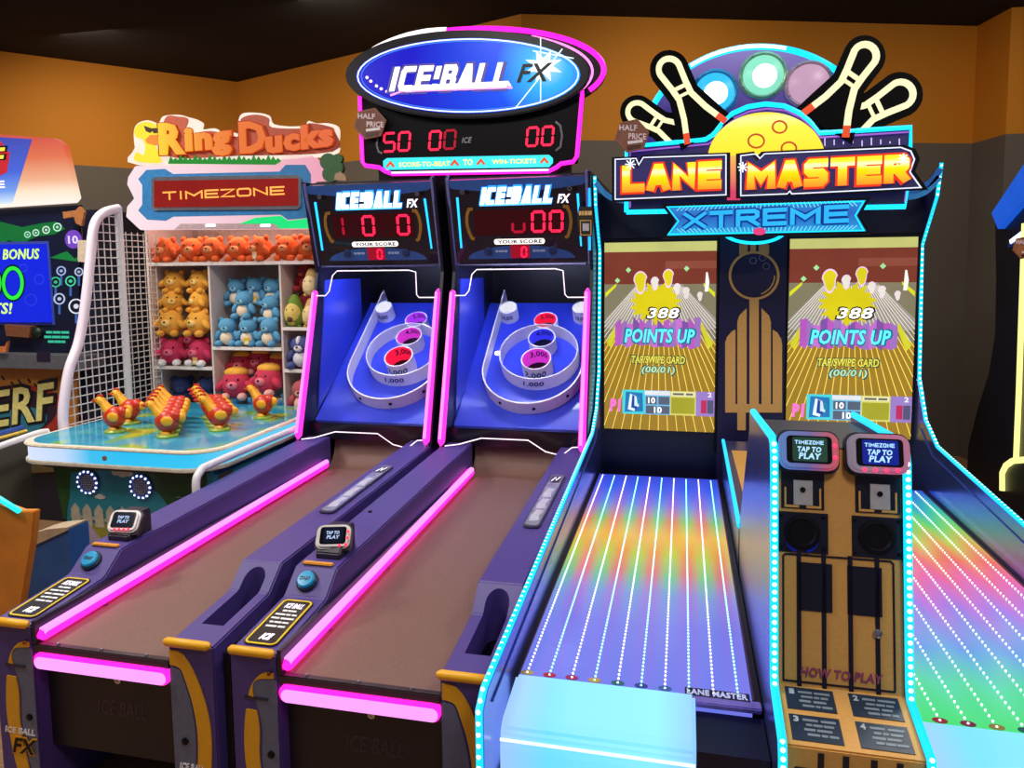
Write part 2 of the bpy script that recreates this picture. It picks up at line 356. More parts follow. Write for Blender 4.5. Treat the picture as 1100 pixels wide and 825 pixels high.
# ================================================================== ICE ROLL ALLEY MACHINES
CORK = M('#76574f', .6, noise=.16, scale=220, bump=.15)
RAILTOP = [(1.70, .0), (1.70, .585), (1.985, .612), (2.065, .678), (3.60, .715), (3.60, .0)]
LAMPBLUE = E('#1fb0ff', 2.2); BOARDBLUE = M('#3448d8', .3, noise=.05, coat=.3); WHITER = M('#f4f5fc', .35, noise=.02)
TANB = math.tan(R(37.5))
def alley(x0, label, scores, cups, which):
    root = thing('alley_roller_machine', label, 'arcade machine', (x0+.38, 2.9, 0), 'alley roller machines')
    xl, xr, xe = x0+.145, x0+.606, x0+.75
    def prof(x, pts): return Fr((x, 0, 0), (0, 1, 0), (0, 0, 1)), pts        # normal +X
    # rails
    lr = MB().prism(*prof(x0, RAILTOP), 0, .145).build('side_rail', PURPLE, root, bevel=.005)
    rr = MB().prism(*prof(xr, RAILTOP), 0, xe-xr).build('side_rail', PURPLE, root, bevel=.005)
    cx = (xr+xe)/2
    cut = MB().prism(FZ0, [(cx+.036*math.cos(t), 1.815+.012*math.sin(t)) for t in (math.pi, math.pi*1.25, math.pi*1.5, math.pi*1.75, 0)][:1]+[(cx-.036, 1.80), (cx+.036, 1.80)]+[(cx+.036*math.cos(R(a)), 2.015+.036*math.sin(R(a))) for a in range(0, 181, 15)], .50, .9).build('cutter_tmp', BLACK)
    boolean_cut(rr, cut)
    box('ball_slot_lining', BLACK, rr, cx-.037, cx+.037, 1.80, 2.05, .49, .505)
    # window over the returned balls on the right rail
    fr = Fr((cx, 2.50, .6925), (1, 0, 0), (0, 1.10, .0262))
    wdw = prism('ball_window', M('#34304a', .3), root, fr, rrect(-.032, .032, 0, .62, .02), -.002, .004)
    prism('window_cover', M('#a9a8c4', .12, .35, noise=.3, scale=25), wdw, fr, rrect(-.026, .026, .012, .608, .016), .004, .007)
    for k in range(3): prism('painted_window_reflection', M('#c4c2d4', .25), wdw, fr, [(-.016, .05+k*.13), (.018, .06+k*.13), (.012, .11+k*.13), (.019, .16+k*.13), (-.010, .165+k*.13), (-.019, .10+k*.13)], .007, .0078)  # pale jagged shapes painting the white reflection on the clear cover
    prism('window_sticker', M('#23233a', .4), wdw, fr, rrect(-.02, .02, .50, .59, .01), .007, .0085)
    strip('sticker_mark', WHITEL, wdw, fr, [(-.014, .515), (-.004, .57), (.004, .525), (.014, .575)], .005, .0085, .0095)
    # lane with the hop at its far end
    lane = [(1.72, .46), (1.72, .528), (3.55, .556), (3.58, .562), (3.61, .585), (3.635, .62), (3.65, .665), (3.66, .715), (3.69, .715), (3.69, .46)]
    MB().prism(*prof(xl, lane), 0, xr-xl).build('lane', CORK, root, smooth='auto')
    box('lane_front_lip', M('#3c3038', .35, .3), root, xl, xr, 1.700, 1.722, .505, .530, bevel=.003)
    for k in range(3):
        bolt(root, FZ(.530), xl+.08+k*.15, 1.711, .005, 0, STEEL)
    # glowing tubes
    nx = xl+.016
    tube('side_neon_tube', PINK, root, [(nx, 1.705, .550), (nx, 1.72, .553), (nx, 3.50, .588), (nx, 3.52, .588)], [.006, .021, .021, .006], 10)
    tube('tube_core', PCORE, root, [(nx+.006, 1.715, .564), (nx+.006, 3.505, .6015)], .0135, 8)
    box('tube_channel', M('#1c1430', .3), root, xl, xl+.012, 1.70, 3.54, .53, .60)
    for k in range(4): box('tube_clip', M('#b428b0', .4), root, xl, nx+.012, 1.95+k*.45, 1.962+k*.45, .532+.02*(.25+k*.45)/1.9, .541+.02*(.25+k*.45)/1.9)
    fb = prism('front_neon_bar', PINK, root, FY(1.70), rrect(xl+.004, xr, .458, .506, .022), -.02, .012, bevel=.008)
    prism('bar_core', PCORE, fb, FY(1.70), rrect(xl+.016, xr-.004, .465, .499, .016), .011, .015)
    box('bar_housing', DPURPLE, root, xl-.004, xr, 1.712, 1.735, .45, .51)
    # front panel
    fp = box('front_panel', M('#15121c', .45, noise=.3, scale=200), root, xl, xr, 1.745, 1.765, .19, .475)
    MB().lathe(FY(1.745), (xl+xr)/2+.02, .425, [(.011, 0), (.011, .006), (.006, .007), (.005, .004)], 14).build('lock', CHROME, fp, smooth='auto')
    txt('ICE BALL', FY(1.745), xl+.17, xl+.34, .31, .36, 0, .001, M('#262030', .3), fp, shear=.3, name='embossed_lettering')
    # the two posts' front faces
    bar = MB().tube([(x0+.004, 1.694, .592), (x0+.012, 1.692, .592), (xl-.012, 1.692, .592), (xl-.004, 1.694, .592)], [.006, .0125, .0125, .006], 10).build('bumper_bar', GOLDY, root, smooth='auto')
    MB().tube([(xr-.006, 1.694, .592), (xr+.004, 1.692, .592), (xe-.012, 1.692, .592), (xe-.004, 1.694, .592)], [.006, .0125, .0125, .006], 10).build('bumper_bar', GOLDY, root, smooth='auto')
    f = FY(1.70)
    greyp = M('#66708e', .4, .2)
    # left post: grey panel on the right, yellow stripe bowing left
    def lcurve(off): return smooth_path([(xl-.012, .535-off*.35), (xl-.05-off*.3, .528-off*.4), (xl-.085+off*.2, .48-off*.1), (xl-.105+off, .38), (xl-.108+off, .28), (xl-.092+off, .16), (xl-.062+off, .04), (xl-.055+off, .0)], 5)
    lc = lcurve(.052)
    gp = prism('post_panel', greyp, root, f, lc+[(xl-.004, 0), (xl-.004, .515)], 0, .002)
    def band(name, c1, c2, i0, i1):
        a = c1[i0:i1]; b = c2[i0:i1]; return prism(name, GOLDY, root, f, a+b[::-1], 0, .004)
    c1, c2 = lcurve(0), lcurve(.044); band('yellow_stripe', c1, c2, 0, 12); band('yellow_stripe', c1, c2, 13, len(c1))
    box('stripe_tie', M('#2c2836', .4), root, xl-.10, xl-.03, 1.694, 1.70, .455, .461)
    bolt(root, f, xl-.028, .30, .0105, .002); bolt(root, f, xl-.022, .535, .006, .004, M('#8a4a20', .4, .5))
    def rcurve(off): return smooth_path([(xr+.006, .565-off), (xr+.045-off*.2, .558-off), (xr+.085-off*.8, .50-off*.3), (xr+.118-off, .40), (xr+.126-off, .30), (xr+.112-off, .16), (xr+.088-off, .04), (xr+.08-off, 0)], 5)
    c1, c2, c3 = rcurve(0), rcurve(.042), rcurve(.05)
    prism('post_panel', greyp, root, f, [(xr+.004, 0)]+[(xr+.004, .51)]+c3[1:], 0, .002)
    band('yellow_stripe', c1, c2, 0, len(c1))
    bolt(root, f, xr+.042, .30, .0105, .002)
    txt('ICE BALL', f, xr+.02, xr+.10, .215, .235, .002, .005, WHITER, root, shear=.25)
    if which == 0:
        txt('ICE BALL', f, xl-.12, xl-.012, .243, .262, .002, .005, WHITER, root, shear=.2)
        txt('FX', f, xl-.098, xl-.004, .18, .235, .003, .006, GOLDY, root, shear=.3, bold=.06); txt('FX', f, xl-.094, xl-.006, .184, .231, .006, .008, BLACK, root, shear=.3, bold=.02)
    # deck with plaque, button, marker and reader on the left rail
    fd = Fr((x0, 1.70, .586), (1, 0, 0), (0, .285, .027))
    pl = prism('instruction_plaque', M('#16141c', .3), root, fd, rrect(.018, .122, .03, .262, .018), 0, .003)
    strip('plaque_border', M('#e0c020', .4), pl, fd, rrect(.024, .116, .036, .256, .015), .006, .003, .0045, True)
    txt('ICE BALL', fd, .042, .1, .215, .24, .003, .004, WHITEL, pl, shear=.3)
    for k, (a, b) in enumerate(((.048, .092), (.036, .104), (.034, .106), (.04, .10), (.04, .10))):
        dashes(fd, a, b, .193-k*.02, .206-k*.02, .003, .004, WHITER, pl, 2+k % 2)
    txt('ICE', fd, .055, .09, .055, .085, .003, .004, WHITEL, pl, shear=.3, bold=.05)
    fs = Fr((x0, 1.985, .612), (1, 0, 0), (0, .08, .066))
    bt = MB().lathe(fs, .062, .05, [(.034, 0), (.034, .008), (.03, .012)], 20).build('start_button', M('#1b2a3c', .4), root, smooth='auto')
    MB().lathe(fs, .062, .05, [(.028, .012), (.028, .019), (.024, .023), (.005, .024)], 20).build('button_cap', M('#1a9ad0', .3), bt, smooth='auto')
    txt('START', fs, .045, .079, .044, .056, .024, .025, NAVY, bt)
    box('marker_bar', M('#e09a3a', .4), root, x0+.02, x0+.125, 2.066, 2.085, .679, .687, bevel=.003)
    frd = Fr((x0+.035, 2.13, .70), (.94, .25 if which else .12, 0), (-.16, .62, .72))
    mount = MB().prism(*prof(x0+.04, [(2.12, .675), (2.12, .70), (2.19, .765), (2.24, .765), (2.24, .675)]), 0, .085).build('reader_mount', M('#2a2536', .4), root, bevel=.004)
    reader(root, frd, .112, .082, .022, '#cfc8cc', [('TAP TO', .3, .68, .56, .7), ('PLAY', .32, .7, .38, .52)], dots=((.72, .1), (.9, .14), (.93, .42), (.93, .68)) if which else ((.3, .1), (.45, .1), (.6, .1), (.75, .12)))
    MB().lathe(Fr((0, 0, .692), (1, 0, 0), (0, 1, .02)), x0+.10, 2.42, [(.008, -.002), (.008, .003), (.004, .004)], 10).build('cap_screw', BLACK, root)
    # dark fill standing in for the shade in the gap beside the rail
    if which == 0: box('gap_shade_fill', M('#16131e', .4), root, xe+.002, x0+.772, 1.74, 3.6, .2, .55)
    # ---------------- target cabinet
    side = [(3.50, .70), (3.76, 1.60), (3.64, 2.085), (4.62, 2.085), (4.62, 0), (3.60, 0), (3.60, .70)]
    for xs in (x0+.004, x0+.738): MB().prism(*prof(xs, side), 0, .016).build('cabinet_side', M('#15142a', .3), root)
    box('cabinet_back', BLACK, root, x0+.02, x0+.738, 4.55, 4.6, .3, 2.085)
    box('cabinet_top', NAVY, root, x0+.02, x0+.738, 3.70, 4.55, 2.05, 2.085)
    box('sill', M('#0e0d16', .25), root, x0+.02, x0+.738, 3.60, 3.70, .70, .79, bevel=.004)
    box('inner_ceiling', BLACK, root, x0+.02, x0+.738, 3.82, 4.55, 1.70, 1.73)
    prism('blue_side_panel', BOARDBLUE, root, Fr((x0+.021, 0, 0), (0, 1, 0), (0, 0, 1)), [(3.70, .84), (3.83, 1.56), (4.30, 1.56), (4.30, 1.30), (3.90, .98)], 0, .006)
    # inclined board
    fb = Fr((x0+.40, 3.66, .79), (1, 0, 0), (0, 1, TANB))
    prism('target_board', BOARDBLUE, root, fb, [(-.375, 0), (.335, 0), (.335, 1.0), (-.375, 1.0)], -.02, 0)
    u = [(-.275, 1.03), (-.275, .42)]+arc(0, .385, .275, .285, 180, 360, 24)+[(.275, .42), (.275, 1.03)]
    apron = strip('apron_wall', WHITER, root, fb, u, .008, 0, .082)
    for a in (200, 240, 280, 320): bolt(apron, Fr(fb(.279*math.cos(R(a)), .385+.289*math.sin(R(a)), .04), (-math.sin(R(a)), math.cos(R(a))*fb.v.y, math.cos(R(a))*fb.v.z), fb.n), 0, 0, .009, 0)
    def cup(cx, cy, r, h, label_, liner, inner=None, tall=.0):
        prof_ = [(r, 0), (r, h), (r-.006, h), (r-.006, .0)]
        c = MB().lathe(fb, cx, cy, prof_, 32, True).build('score_ring' if r > .15 else 'score_cup', WHITER, root, smooth='auto')
        if inner: MB().lathe(fb, cx, cy, [(r-.0065, .004), (r-.0065, h-.002), (r-.0085, h-.002), (r-.0085, .004)], 32, True).build('cup_liner', inner, c, smooth='auto')
        if r < .15: MB().lathe(fb, cx, cy, [(r-.01, .001), (r-.01, .004)], 24).build('cup_hole', BLACK, c)
        # number bent around the outside front, and the next number inside the back
        def bent(s, rad, z0, z1, ang, mid, m, inside=False):
            vs, fs_ = txt_mesh(s, .02, .1); xa = min(v[0] for v in vs); xb = max(v[0] for v in vs); ya = min(v[1] for v in vs); yb = max(v[1] for v in vs)
            out = []
            for v in vs:
                t = (v[0]-xa)/(xb-xa)-.5; q = R(mid+(t*ang if not inside else -t*ang)); rr_ = rad+(.0012*(v[2]+.5))*(-1 if inside else 1)
                out.append(fb(cx+rr_*math.cos(q), cy+rr_*math.sin(q), z0+(z1-z0)*(v[1]-ya)/(yb-ya)))
            MB().add(out, fs_).build('cup_number', m, c)
        num = M('#1a1a60', .4)
        if label_[0]: bent(label_[0], r+.0004, h*.3, h*.72, label_[2], 270, num)
        if label_[1]: bent(label_[1], r-.009, h*.42, h*.86, label_[2]*.95, 88, num, True)
        return c
    cup(.02, .49, .222, .088, ('1,000', None, 30), None)
    cup(.022, .405, .084, .108, ('2,000', '3,000', 88), None, cups[0])
    cup(.022, .60, .079, .085, (None, '4,000', 88), None, cups[1])
    cup(.022, .755, .070, .08, (None, '5,000', 88), None, cups[2])
    cup(-.222, .86, .056, .085, ('10,000', None, 70), None, E('#f4f4ff', .8))
    cup(.222, .86, .056, .085, ('10,000', None, 70), None, E('#f4f4ff', .8))
    # edge lamps inside the box
    box('inner_lamp', E('#c4ccff', 62), root, x0+.10, x0+.64, 3.83, 3.865, 1.672, 1.69)
    if which: MB().lathe(fb, -.24, .55, [(.016, 0), (.016, .004), (.003, .005)], 14).build('side_lamp', E('#fff6e0', 4), root)
    # pink front tubes and bright acrylic edges
    for xs, nm in ((x0+.010, 0), (x0+.728, 1)):
        tube('front_neon_tube', E('#f030b8', 1.9), root, [(xs, 3.745, 1.51), (xs, 3.735, 1.49), (xs, 3.50, .74), (xs, 3.49, .72)], [.004, .017, .019, .005], 10)
        tube('front_neon_core', E('#ff8ce8', 1.4), root, [(xs-.004, 3.722, 1.49), (xs-.004, 3.484, .755)], .0085, 8)
        tube('tube_lead', M('#b01a9a', .4), root, [(xs, 3.49, .72), (xs+.004, 3.47, .70), (xs-.01+.02*nm, 3.44, .69)], .006, 8)
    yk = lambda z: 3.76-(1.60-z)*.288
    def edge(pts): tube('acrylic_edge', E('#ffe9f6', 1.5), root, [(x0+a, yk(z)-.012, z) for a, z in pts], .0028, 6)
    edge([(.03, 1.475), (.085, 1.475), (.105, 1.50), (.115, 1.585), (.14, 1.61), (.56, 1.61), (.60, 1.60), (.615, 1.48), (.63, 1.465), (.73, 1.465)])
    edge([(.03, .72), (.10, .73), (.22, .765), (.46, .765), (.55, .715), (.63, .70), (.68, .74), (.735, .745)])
    # ---------------- score panel
    H = .437; W = .712
    fpz = Fr((x0+.02, 3.78, 1.648), (1, 0, 0), (0, -.12, .42))
    P = lambda a, b: (a*W, b*H)
    sp = prism('score_panel', M('#0d0e22', .25, coat=.4), root, fpz, [(0, 0), (W, 0), (W, H), (0, H)], -.03, .012)
    deep = M('#2c4f92', .35)
    prism('panel_arch', deep, sp, fpz, [P(0, 1), P(0, .93)]+[P(.03+t*.94, .85+.0*t-.0+.05*abs(t-.5)**2*4) for t in [i/12 for i in range(13)]]+[P(1, .93), P(1, 1)], .012, .014)
    prism('panel_base_arch', deep, sp, fpz, [P(.1, .05)]+[P(.9, .05)]+[P(.5+.4*math.cos(R(a)), .05+.16*math.sin(R(a))) for a in range(8, 173, 12)], .012, .014)
    stxt('ICE!BALL', fpz, .225*W, .785*W, .70*H, .915*H, .012, .018, E('#2a90f0', 1.8), sp, t=.24, shear=.25, gap=.22, grow=.010)
    stxt('ICE!BALL', fpz, .23*W, .78*W, .71*H, .905*H, .018, .024, E('#ffffff', 2.0), sp, t=.24, shear=.25, gap=.22)
    box_ = prism('logo_base', E('#5ab4ff', 2), sp, fpz, [P(.225, .69), P(.745, .69), P(.75, .72), P(.23, .72)], .012, .018)
    txt('FX', fpz, *[q*W for q in (.79, .885)], *[q*H for q in (.70, .80)], .012, .016, WHITEL, sp, bold=.03, shear=.3)
    win = prism('score_window', E('#30060e', 1.0, rough=.15), sp, fpz, rrect(.17*W, .83*W, .34*H, .64*H, .01), .012, .015)
    for (ch, a, m) in scores: seg7(ch, fpz, a*W, .375*H, .085*W, .23*H, .014, .015, m, sp)
    for sx in (-1, 1): strip('window_bracket', M('#b08038', .35, .5), sp, fpz, [P(.5+sx*.33, .66), P(.5+sx*.36, .655), P(.5+sx*.378, .58), P(.5+sx*.383, .49), P(.5+sx*.375, .40), P(.5+sx*.355, .31), P(.5+sx*.335, .295)], .016, .012, .018)
    prism('light_bar', LAMPBLUE, sp, fpz, [P(.055, .80), P(.07, .80), P(.062, .19), P(.05, .19)], .012, .018)
    prism('light_bar', LAMPBLUE, sp, fpz, [P(.93, .80), P(.945, .80), P(.952, .19), P(.942, .19)], .012, .018)
    prism('caption_plate', E('#f5efdc', 1.6), sp, fpz, rrect(.31*W, .685*W, .225*H, .29*H, .012), .012, .015)
    txt('YOUR SCORE', fpz, .335*W, .665*W, .235*H, .28*H, .015, .016, E('#6a5a9c', .5), sp, bold=.04)
    ct = prism('ball_counter', E('#8c0a20', 1.2), sp, fpz, rrect(.43*W, .57*W, .06*H, .215*H, .006), .012, .02)
    seg7('0', fpz, .51*W, .075*H, .035*W, .115*H, .009, .02, REDL, sp)
    for a in (.26, .74): MB().lathe(fpz, a*W, .145*H, [(.022, .012), (.022, .018), (.018, .02)], 18).build('panel_knob', M('#1c2c58', .4), sp, smooth='auto')
    for a in (.36, .64): dashes(fpz, (a-.045)*W, (a+.045)*W, .12*H, .165*H, .014, .016, M('#8fa0c8', .4), sp, 3)
    for a in (.09, .87):
        MB().lathe(fpz, a*W+.008, .86*H, [(.011, .012), (.011, .015), (.007, .015), (.007, .012)], 14).build('speaker_ring', STEEL, sp)
        MB().lathe(fpz, a*W+.036, .86*H, [(.012, .012), (.012, .015), (.003, .016)], 14).build('speaker_cap', BLACK, sp)
    for a in (-.004, 1.004): tube('panel_edge_rail', M('#8c8cd0', .3, .6), sp, [tuple(fpz(a*W, -.01, .012)), tuple(fpz(a*W, H+.012, .012)), tuple(fpz(a*W, H+.018, -.01))], .0085, 8)
    tube('panel_sill_rail', M('#4a4a72', .3, .6), sp, [tuple(fpz(.02, -.012, .012)), tuple(fpz(W-.02, -.012, .012))], .006, 8)
    if which: box('post_light', E('#1a9cf0', 2.0), root, x0+.741, x0+.752, 3.66, 3.675, 1.70, 2.07)
    return root
RD = E('#ff1f44', 2.0); RDD = E('#c81434', .8)
red_, pur_, mag_, blu_ = E('#ff1c48', .9), E('#b43cff', .8), E('#e03ad8', .8), E('#3a3cff', .8)
alley(-2.0, 'purple alley roller machine beside the duck game, scores 1 0 0 lit', [('1', .17, RDD), ('0', .42, RD), ('0', .70, RD)], (red_, mag_, pur_), 0)
alley(-1.2, 'purple alley roller machine beside the bowling game, red scores lit at right', [('u', .455, RDD), ('0', .60, RD), ('0', .73, RD)], (mag_, blu_, red_), 1)

# ---------------- oval marquee over both alleys
def px_ellipse(Y, cx, cy, rx, ry, tilt=0, a0=0, a1=360, n=48):
    pts = []
    for i in range(n+(0 if a1-a0 == 360 else 1)):
        q = R(a0+(a1-a0)*i/n); x = rx*math.cos(q); y = -ry*math.sin(q); t = R(tilt)
        pts.append((cx+x*math.cos(t)-y*math.sin(t), cy+x*math.sin(t)+y*math.cos(t)))
    return T(Y, pts)
YM = 3.75; fm = FY(YM)
mq = thing('oval_marquee_sign', 'oval blue marquee with pink neon outline above the purple alley machines', 'sign', (-1.05, YM, 2.085))
prism('lower_board', M('#06050c', .5, spec=.12), mq, fm, T(YM, [(386, 100), (390, 178), (412, 180), (420, 187), (592, 184), (600, 177), (619, 174), (627, 96)]), -.06, 0)
sa, sb = at(405, 178, Y=YM), at(612, 174, Y=YM); prism('stand_plate', BLACK, mq, fm, [(sa.x, 2.087), (sb.x, 2.087), (sb.x, sb.z), (sa.x, sa.z)], -.08, -.02)
prism('oval_backing', M('#100e18', .4, spec=.2), mq, fm, px_ellipse(YM, 513, 79, 137, 48, -1.5), -.05, .012)
prism('oval_rim', M('#1a1824', .4, spec=.25), mq, fm, px_ellipse(YM, 505, 82, 130, 47, -.5), .012, .05, bevel=.006)
def rad_mat():
    m = bpy.data.materials.new('lit_blue_oval_art'); m.use_nodes = True; nt = m.node_tree; b = nt.nodes['Principled BSDF']
    ge = nt.nodes.new('ShaderNodeNewGeometry'); c = at(590, 75, Y=YM)
    vd = nt.nodes.new('ShaderNodeVectorMath'); vd.operation = 'DISTANCE'; vd.inputs[1].default_value = c; nt.links.new(ge.outputs['Position'], vd.inputs[0])
    mp = nt.nodes.new('ShaderNodeMapRange'); mp.inputs[1].default_value = 0; mp.inputs[2].default_value = .80; nt.links.new(vd.outputs['Value'], mp.inputs[0])
    rp = nt.nodes.new('ShaderNodeValToRGB'); el = rp.color_ramp.elements; el.new(.3); el.new(.14)
    for e, (p, h) in zip(el, ((0, '#c0f0ff'), (.14, '#30b4ff'), (.34, '#1450f0'), (.9, '#1410c4'))): e.position = p; e.color = lin(h)+[1]
    nt.links.new(mp.outputs[0], rp.inputs[0]); nt.links.new(rp.outputs[0], b.inputs['Emission Color']); b.inputs['Emission Strength'].default_value = 1.1
    b.inputs['Base Color'].default_value = (.004, .004, .02, 1); b.inputs['Roughness'].default_value = .3; b.inputs['Specular IOR Level'].default_value = .15
    return m
oa = prism('oval_art', rad_mat(), mq, fm, px_ellipse(YM, 506, 84, 119, 40, -.5), .05, .054)
strip('oval_line', E('#cfe4ff', 1.6), oa, fm, px_ellipse(YM, 506, 84, 117, 38.5, -.5), .006, .054, .058, True)
strip('oval_line', E('#3a7cff', 1.2), oa, fm, px_ellipse(YM, 506, 84, 113, 36.5, -.5), .004, .054, .057, True)
sl = -.03
pstxt('ICE!BALL', YM, 421, 556, 65, 103, .054, .060, E('#6a5cb8', .7), mq, t=.22, shear=.3, gap=.2, slope=sl, grow=.016)
pstxt('ICE!BALL', YM, 423, 554, 66, 101, .060, .066, E('#ffffff', 1.5), mq, t=.22, shear=.3, gap=.2, slope=sl)
prism('logo_swoosh', E('#ffffff', 1.5), mq, fm, T(YM, [(448, 95), (549, 90), (552, 95), (440, 102)]), .054, .061)
strip('logo_swoosh_line', E('#ff9fe8', 1.4), mq, fm, T(YM, [(424, 105), (436, 101), (553, 97)]), .008, .054, .062)
ptxt('FX', YM, 558, 596, 70, 92, .060, .066, E('#0a0a18', .3), mq, bold=.02, shear=.35, slope=-.02)
prism('burst', E('#e8fbff', 2), mq, fm, [q for i in range(16) for q in [T(YM, [(586+(17 if i % 2 else 8)*math.cos(i*math.pi/8)*1.2, 74+(17 if i % 2 else 8)*math.sin(i*math.pi/8))])[0]]], .055, .0585)
for p in ([(583, 44), (583, 112)], [(556, 119), (606, 56)], [(575, 58), (618, 66)]): strip('burst_ray', E('#dff6ff', 1.6), mq, fm, T(YM, p), .004, .054, .059)
for k, (a, b) in enumerate(((399, 86), (403, 90), (409, 95), (414, 98), (420, 101))): prism('sparkle', E('#ffd8ff', 1.6), mq, fm, px_ellipse(YM, a, b, 1.6, 1.6, n=8), .054, .058)
def ptube(name, mat, parent, Y, pts, r, dy=0, seg=8, closed=False):
    return tube(name, mat, parent, [(x, Y-dy, z) for x, z in T(Y, pts)], r, seg, closed)
def arcpx(cx, cy, rx, ry, a0, a1, n=24, tilt=-1.5):
    t = R(tilt); out = []
    for i in range(n+1):
        q = R(a0+(a1-a0)*i/n); x = rx*math.cos(q); y = -ry*math.sin(q); out.append((cx+x*math.cos(t)-y*math.sin(t), cy+x*math.sin(t)+y*math.cos(t)))
    return out
MAG = E('#f41cb4', 2.4)
ptube('neon_outline', E('#fff0f4', 1.6), mq, YM, arcpx(513, 79, 136, 47, 103, 160, 12), [.017, .021, .024, .024, .024, .022, .02, .017, .014, .011, .009, .007, .006], .02)  # white reflection on the tube, built in as a tapered glowing stretch
ptube('neon_outline', MAG, mq, YM, arcpx(513, 79, 136, 47, -28, 107, 40), .013, .02)
ptube('neon_outline', E('#ff8ae4', 1.8), mq, YM, arcpx(509, 81, 128, 45, -30, 60, 24), .006, .02)
ptube('neon_outline', MAG, mq, YM, arcpx(513, 79, 136, 47, 160, 202, 12), .011, .02)
ptube('neon_frame', MAG, mq, YM, [(387, 104), (390, 174), (393, 178), (408, 180), (414, 184), (422, 187), (590, 184), (598, 180), (603, 176), (616, 174), (620, 168), (626, 98)], .011, .008)
ptube('neon_frame_core', E('#ffc4f4', 2.2), mq, YM, [(422, 186), (590, 183)], .006, .016)
prism('caption_bar', E('#3ad6e4', 1.4), mq, fm, T(YM, [(416, 170), (590, 166.5), (594, 170), (594, 175), (590, 179.5), (416, 182.5), (412, 179), (412, 173)]), .0, .006)
ptxt('SCORE-TO-BEAT', YM, 429, 484, 172, 179.5, .006, .009, E('#ffe860', 1.3), mq, slope=sl*.7)
ptxt('TO', YM, 498, 508, 171, 178, .006, .009, E('#ffe860', 1.3), mq)
ptxt('WIN-TICKETS', YM, 529, 576, 169.5, 176.5, .006, .009, E('#ffe860', 1.3), mq, slope=sl*.7)
for a, b in ((420, 176.5), (489, 175), (517, 174), (585, 172.5)): strip('chevron', E('#e8501c', 1.1), mq, fm, T(YM, [(a-4, b+3), (a, b-2), (a+4, b+3)]), .012, .006, .009)
for ch, a, b, m in (('5', 412, 163, RD), ('0', 428, 162, RD), ('0', 461, 161, RD), ('0', 477, 160, RDD), ('0', 565.5, 157, RD), ('0', 582, 156, RD)):
    p = at(a, b, Y=YM); q = at(a+11, b-20, Y=YM); seg7(ch, fm, p.x, p.z, q.x-p.x, q.z-p.z, .012, .001, m, mq, .1)
ptxt('ICE', YM, 496, 507, 147, 154, 0, .002, M('#8a8894', .4), mq, shear=.3)
for pts in ([(410, 142), (406, 147), (405, 156), (407, 163), (411, 165)], [(597, 131), (602, 135), (604, 146), (602, 158), (597, 162)]): strip('bracket', M('#6a6870', .4, .5), mq, fm, T(YM, pts), .01, 0, .005)

# ---------------- hexagonal price tags
def hextag(Y, cx, cy, r, col, label, lines):
    f_ = FY(Y); hx = [(cx+r*math.cos(R(a+12)), cy-r*math.sin(R(a+12))) for a in range(0, 360, 60)]
    root = thing('hexagonal_tag', label, 'tag', (at(cx, cy, Y=Y).x, Y, at(cx, cy+r, Y=Y).z), 'half price tags')
    prism('card', M(col, .5), root, f_, T(Y, hx), 0, .006)
    strip('card_border', M('#8c5a44', .4), root, f_, T(Y, [(cx+(x-cx)*.93, cy+(y-cy)*.93) for x, y in hx]), .004, .006, .0075, True)
    for s_, a, b, c, d in lines: ptxt(s_, Y, cx+a*r, cx+b*r, cy+c*r, cy+d*r, .006, .008, M('#d8c0c8', .4), root, bold=.03, slope=-.08)
    prism('white_stripe', M('#d9cfd2', .4), root, f_, T(Y, [(cx-.25*r, cy+.32*r), (cx+.6*r, cy+.22*r), (cx+.62*r, cy+.38*r), (cx-.23*r, cy+.48*r)]), .006, .008)
    prism('dark_stripe', M('#4a2a20', .4), root, f_, T(Y, [(cx-.3*r, cy+.58*r), (cx+.5*r, cy+.5*r), (cx+.45*r, cy+.72*r), (cx-.25*r, cy+.8*r)]), .006, .008)
    return root
HP = [('HALF', -.72, .3, -.68, -.3), ('PRICE', -.2, .8, -.2, .2)]
hextag(YM-.03, 398, 133, 18, '#6e4030', 'brown hexagonal half price tag on the oval marquee', HP)

# ================================================================== TWO-LANE BOWLING GAME
bw = thing('bowling_game_machine', 'two lane bowling game with rainbow lit lanes and cyan light strips', 'arcade machine', (.345, 2.8, 0))
PX_ = lambda x: Fr((x, 0, 0), (0, 1, 0), (0, 0, 1))
XC = .345
GLOSSNAVY = M('#7f88d8', .24, .9, noise=.03, scale=8); STRIP = E('#10bce0', 1.7); BEAD = E('#d4fbff', 2.6)
SIDE = [(1.49, 0), (1.49, .64), (1.53, .668), (3.58, .795), (3.76, .88), (3.88, 1.06), (3.92, 1.70), (3.73, 1.92), (3.69, 2.06), (3.86, 2.0), (4.5, 2.0), (4.5, 0)]
def beads(parent, pts, step, r, mat=None, name='led_beads'):
    mb = MB(); pts = [Vector(p) for p in pts]; k = 0.0
    for a, b in zip(pts, pts[1:]):
        L = (b-a).length; d = (b-a)/L
        while k < L:
            c = a+d*k
            mb.ell(c, (r, r, r), seg=6, rings=4); k += step
        k -= L
    o = mb.build(name, mat or BEAD, parent); o['kind'] = 'stuff'; return o
for xs, inner in ((-.44, -.42), (1.11, 1.11)):
    sp = MB().prism(PX_(xs), SIDE, 0, .02).build('side_panel', GLOSSNAVY, bw)
    path = [(xs+.01, y-.004 if z < .65 else y, z+.004) for y, z in SIDE[:9]]
    path[0] = (xs+.01, 1.486, .25)
    tube('light_strip', STRIP, sp, path, .0085, 8)
    beads(sp, [(x, y-.007, z+.004) for x, y, z in path], .026, .0055)
    tube('panel_seam', M('#3c5cc8', .3, .5), sp, [((xs+.022) if xs < 0 else xs-.002, y+.03, z-.045) for y, z in SIDE[2:5]], .0025, 6)
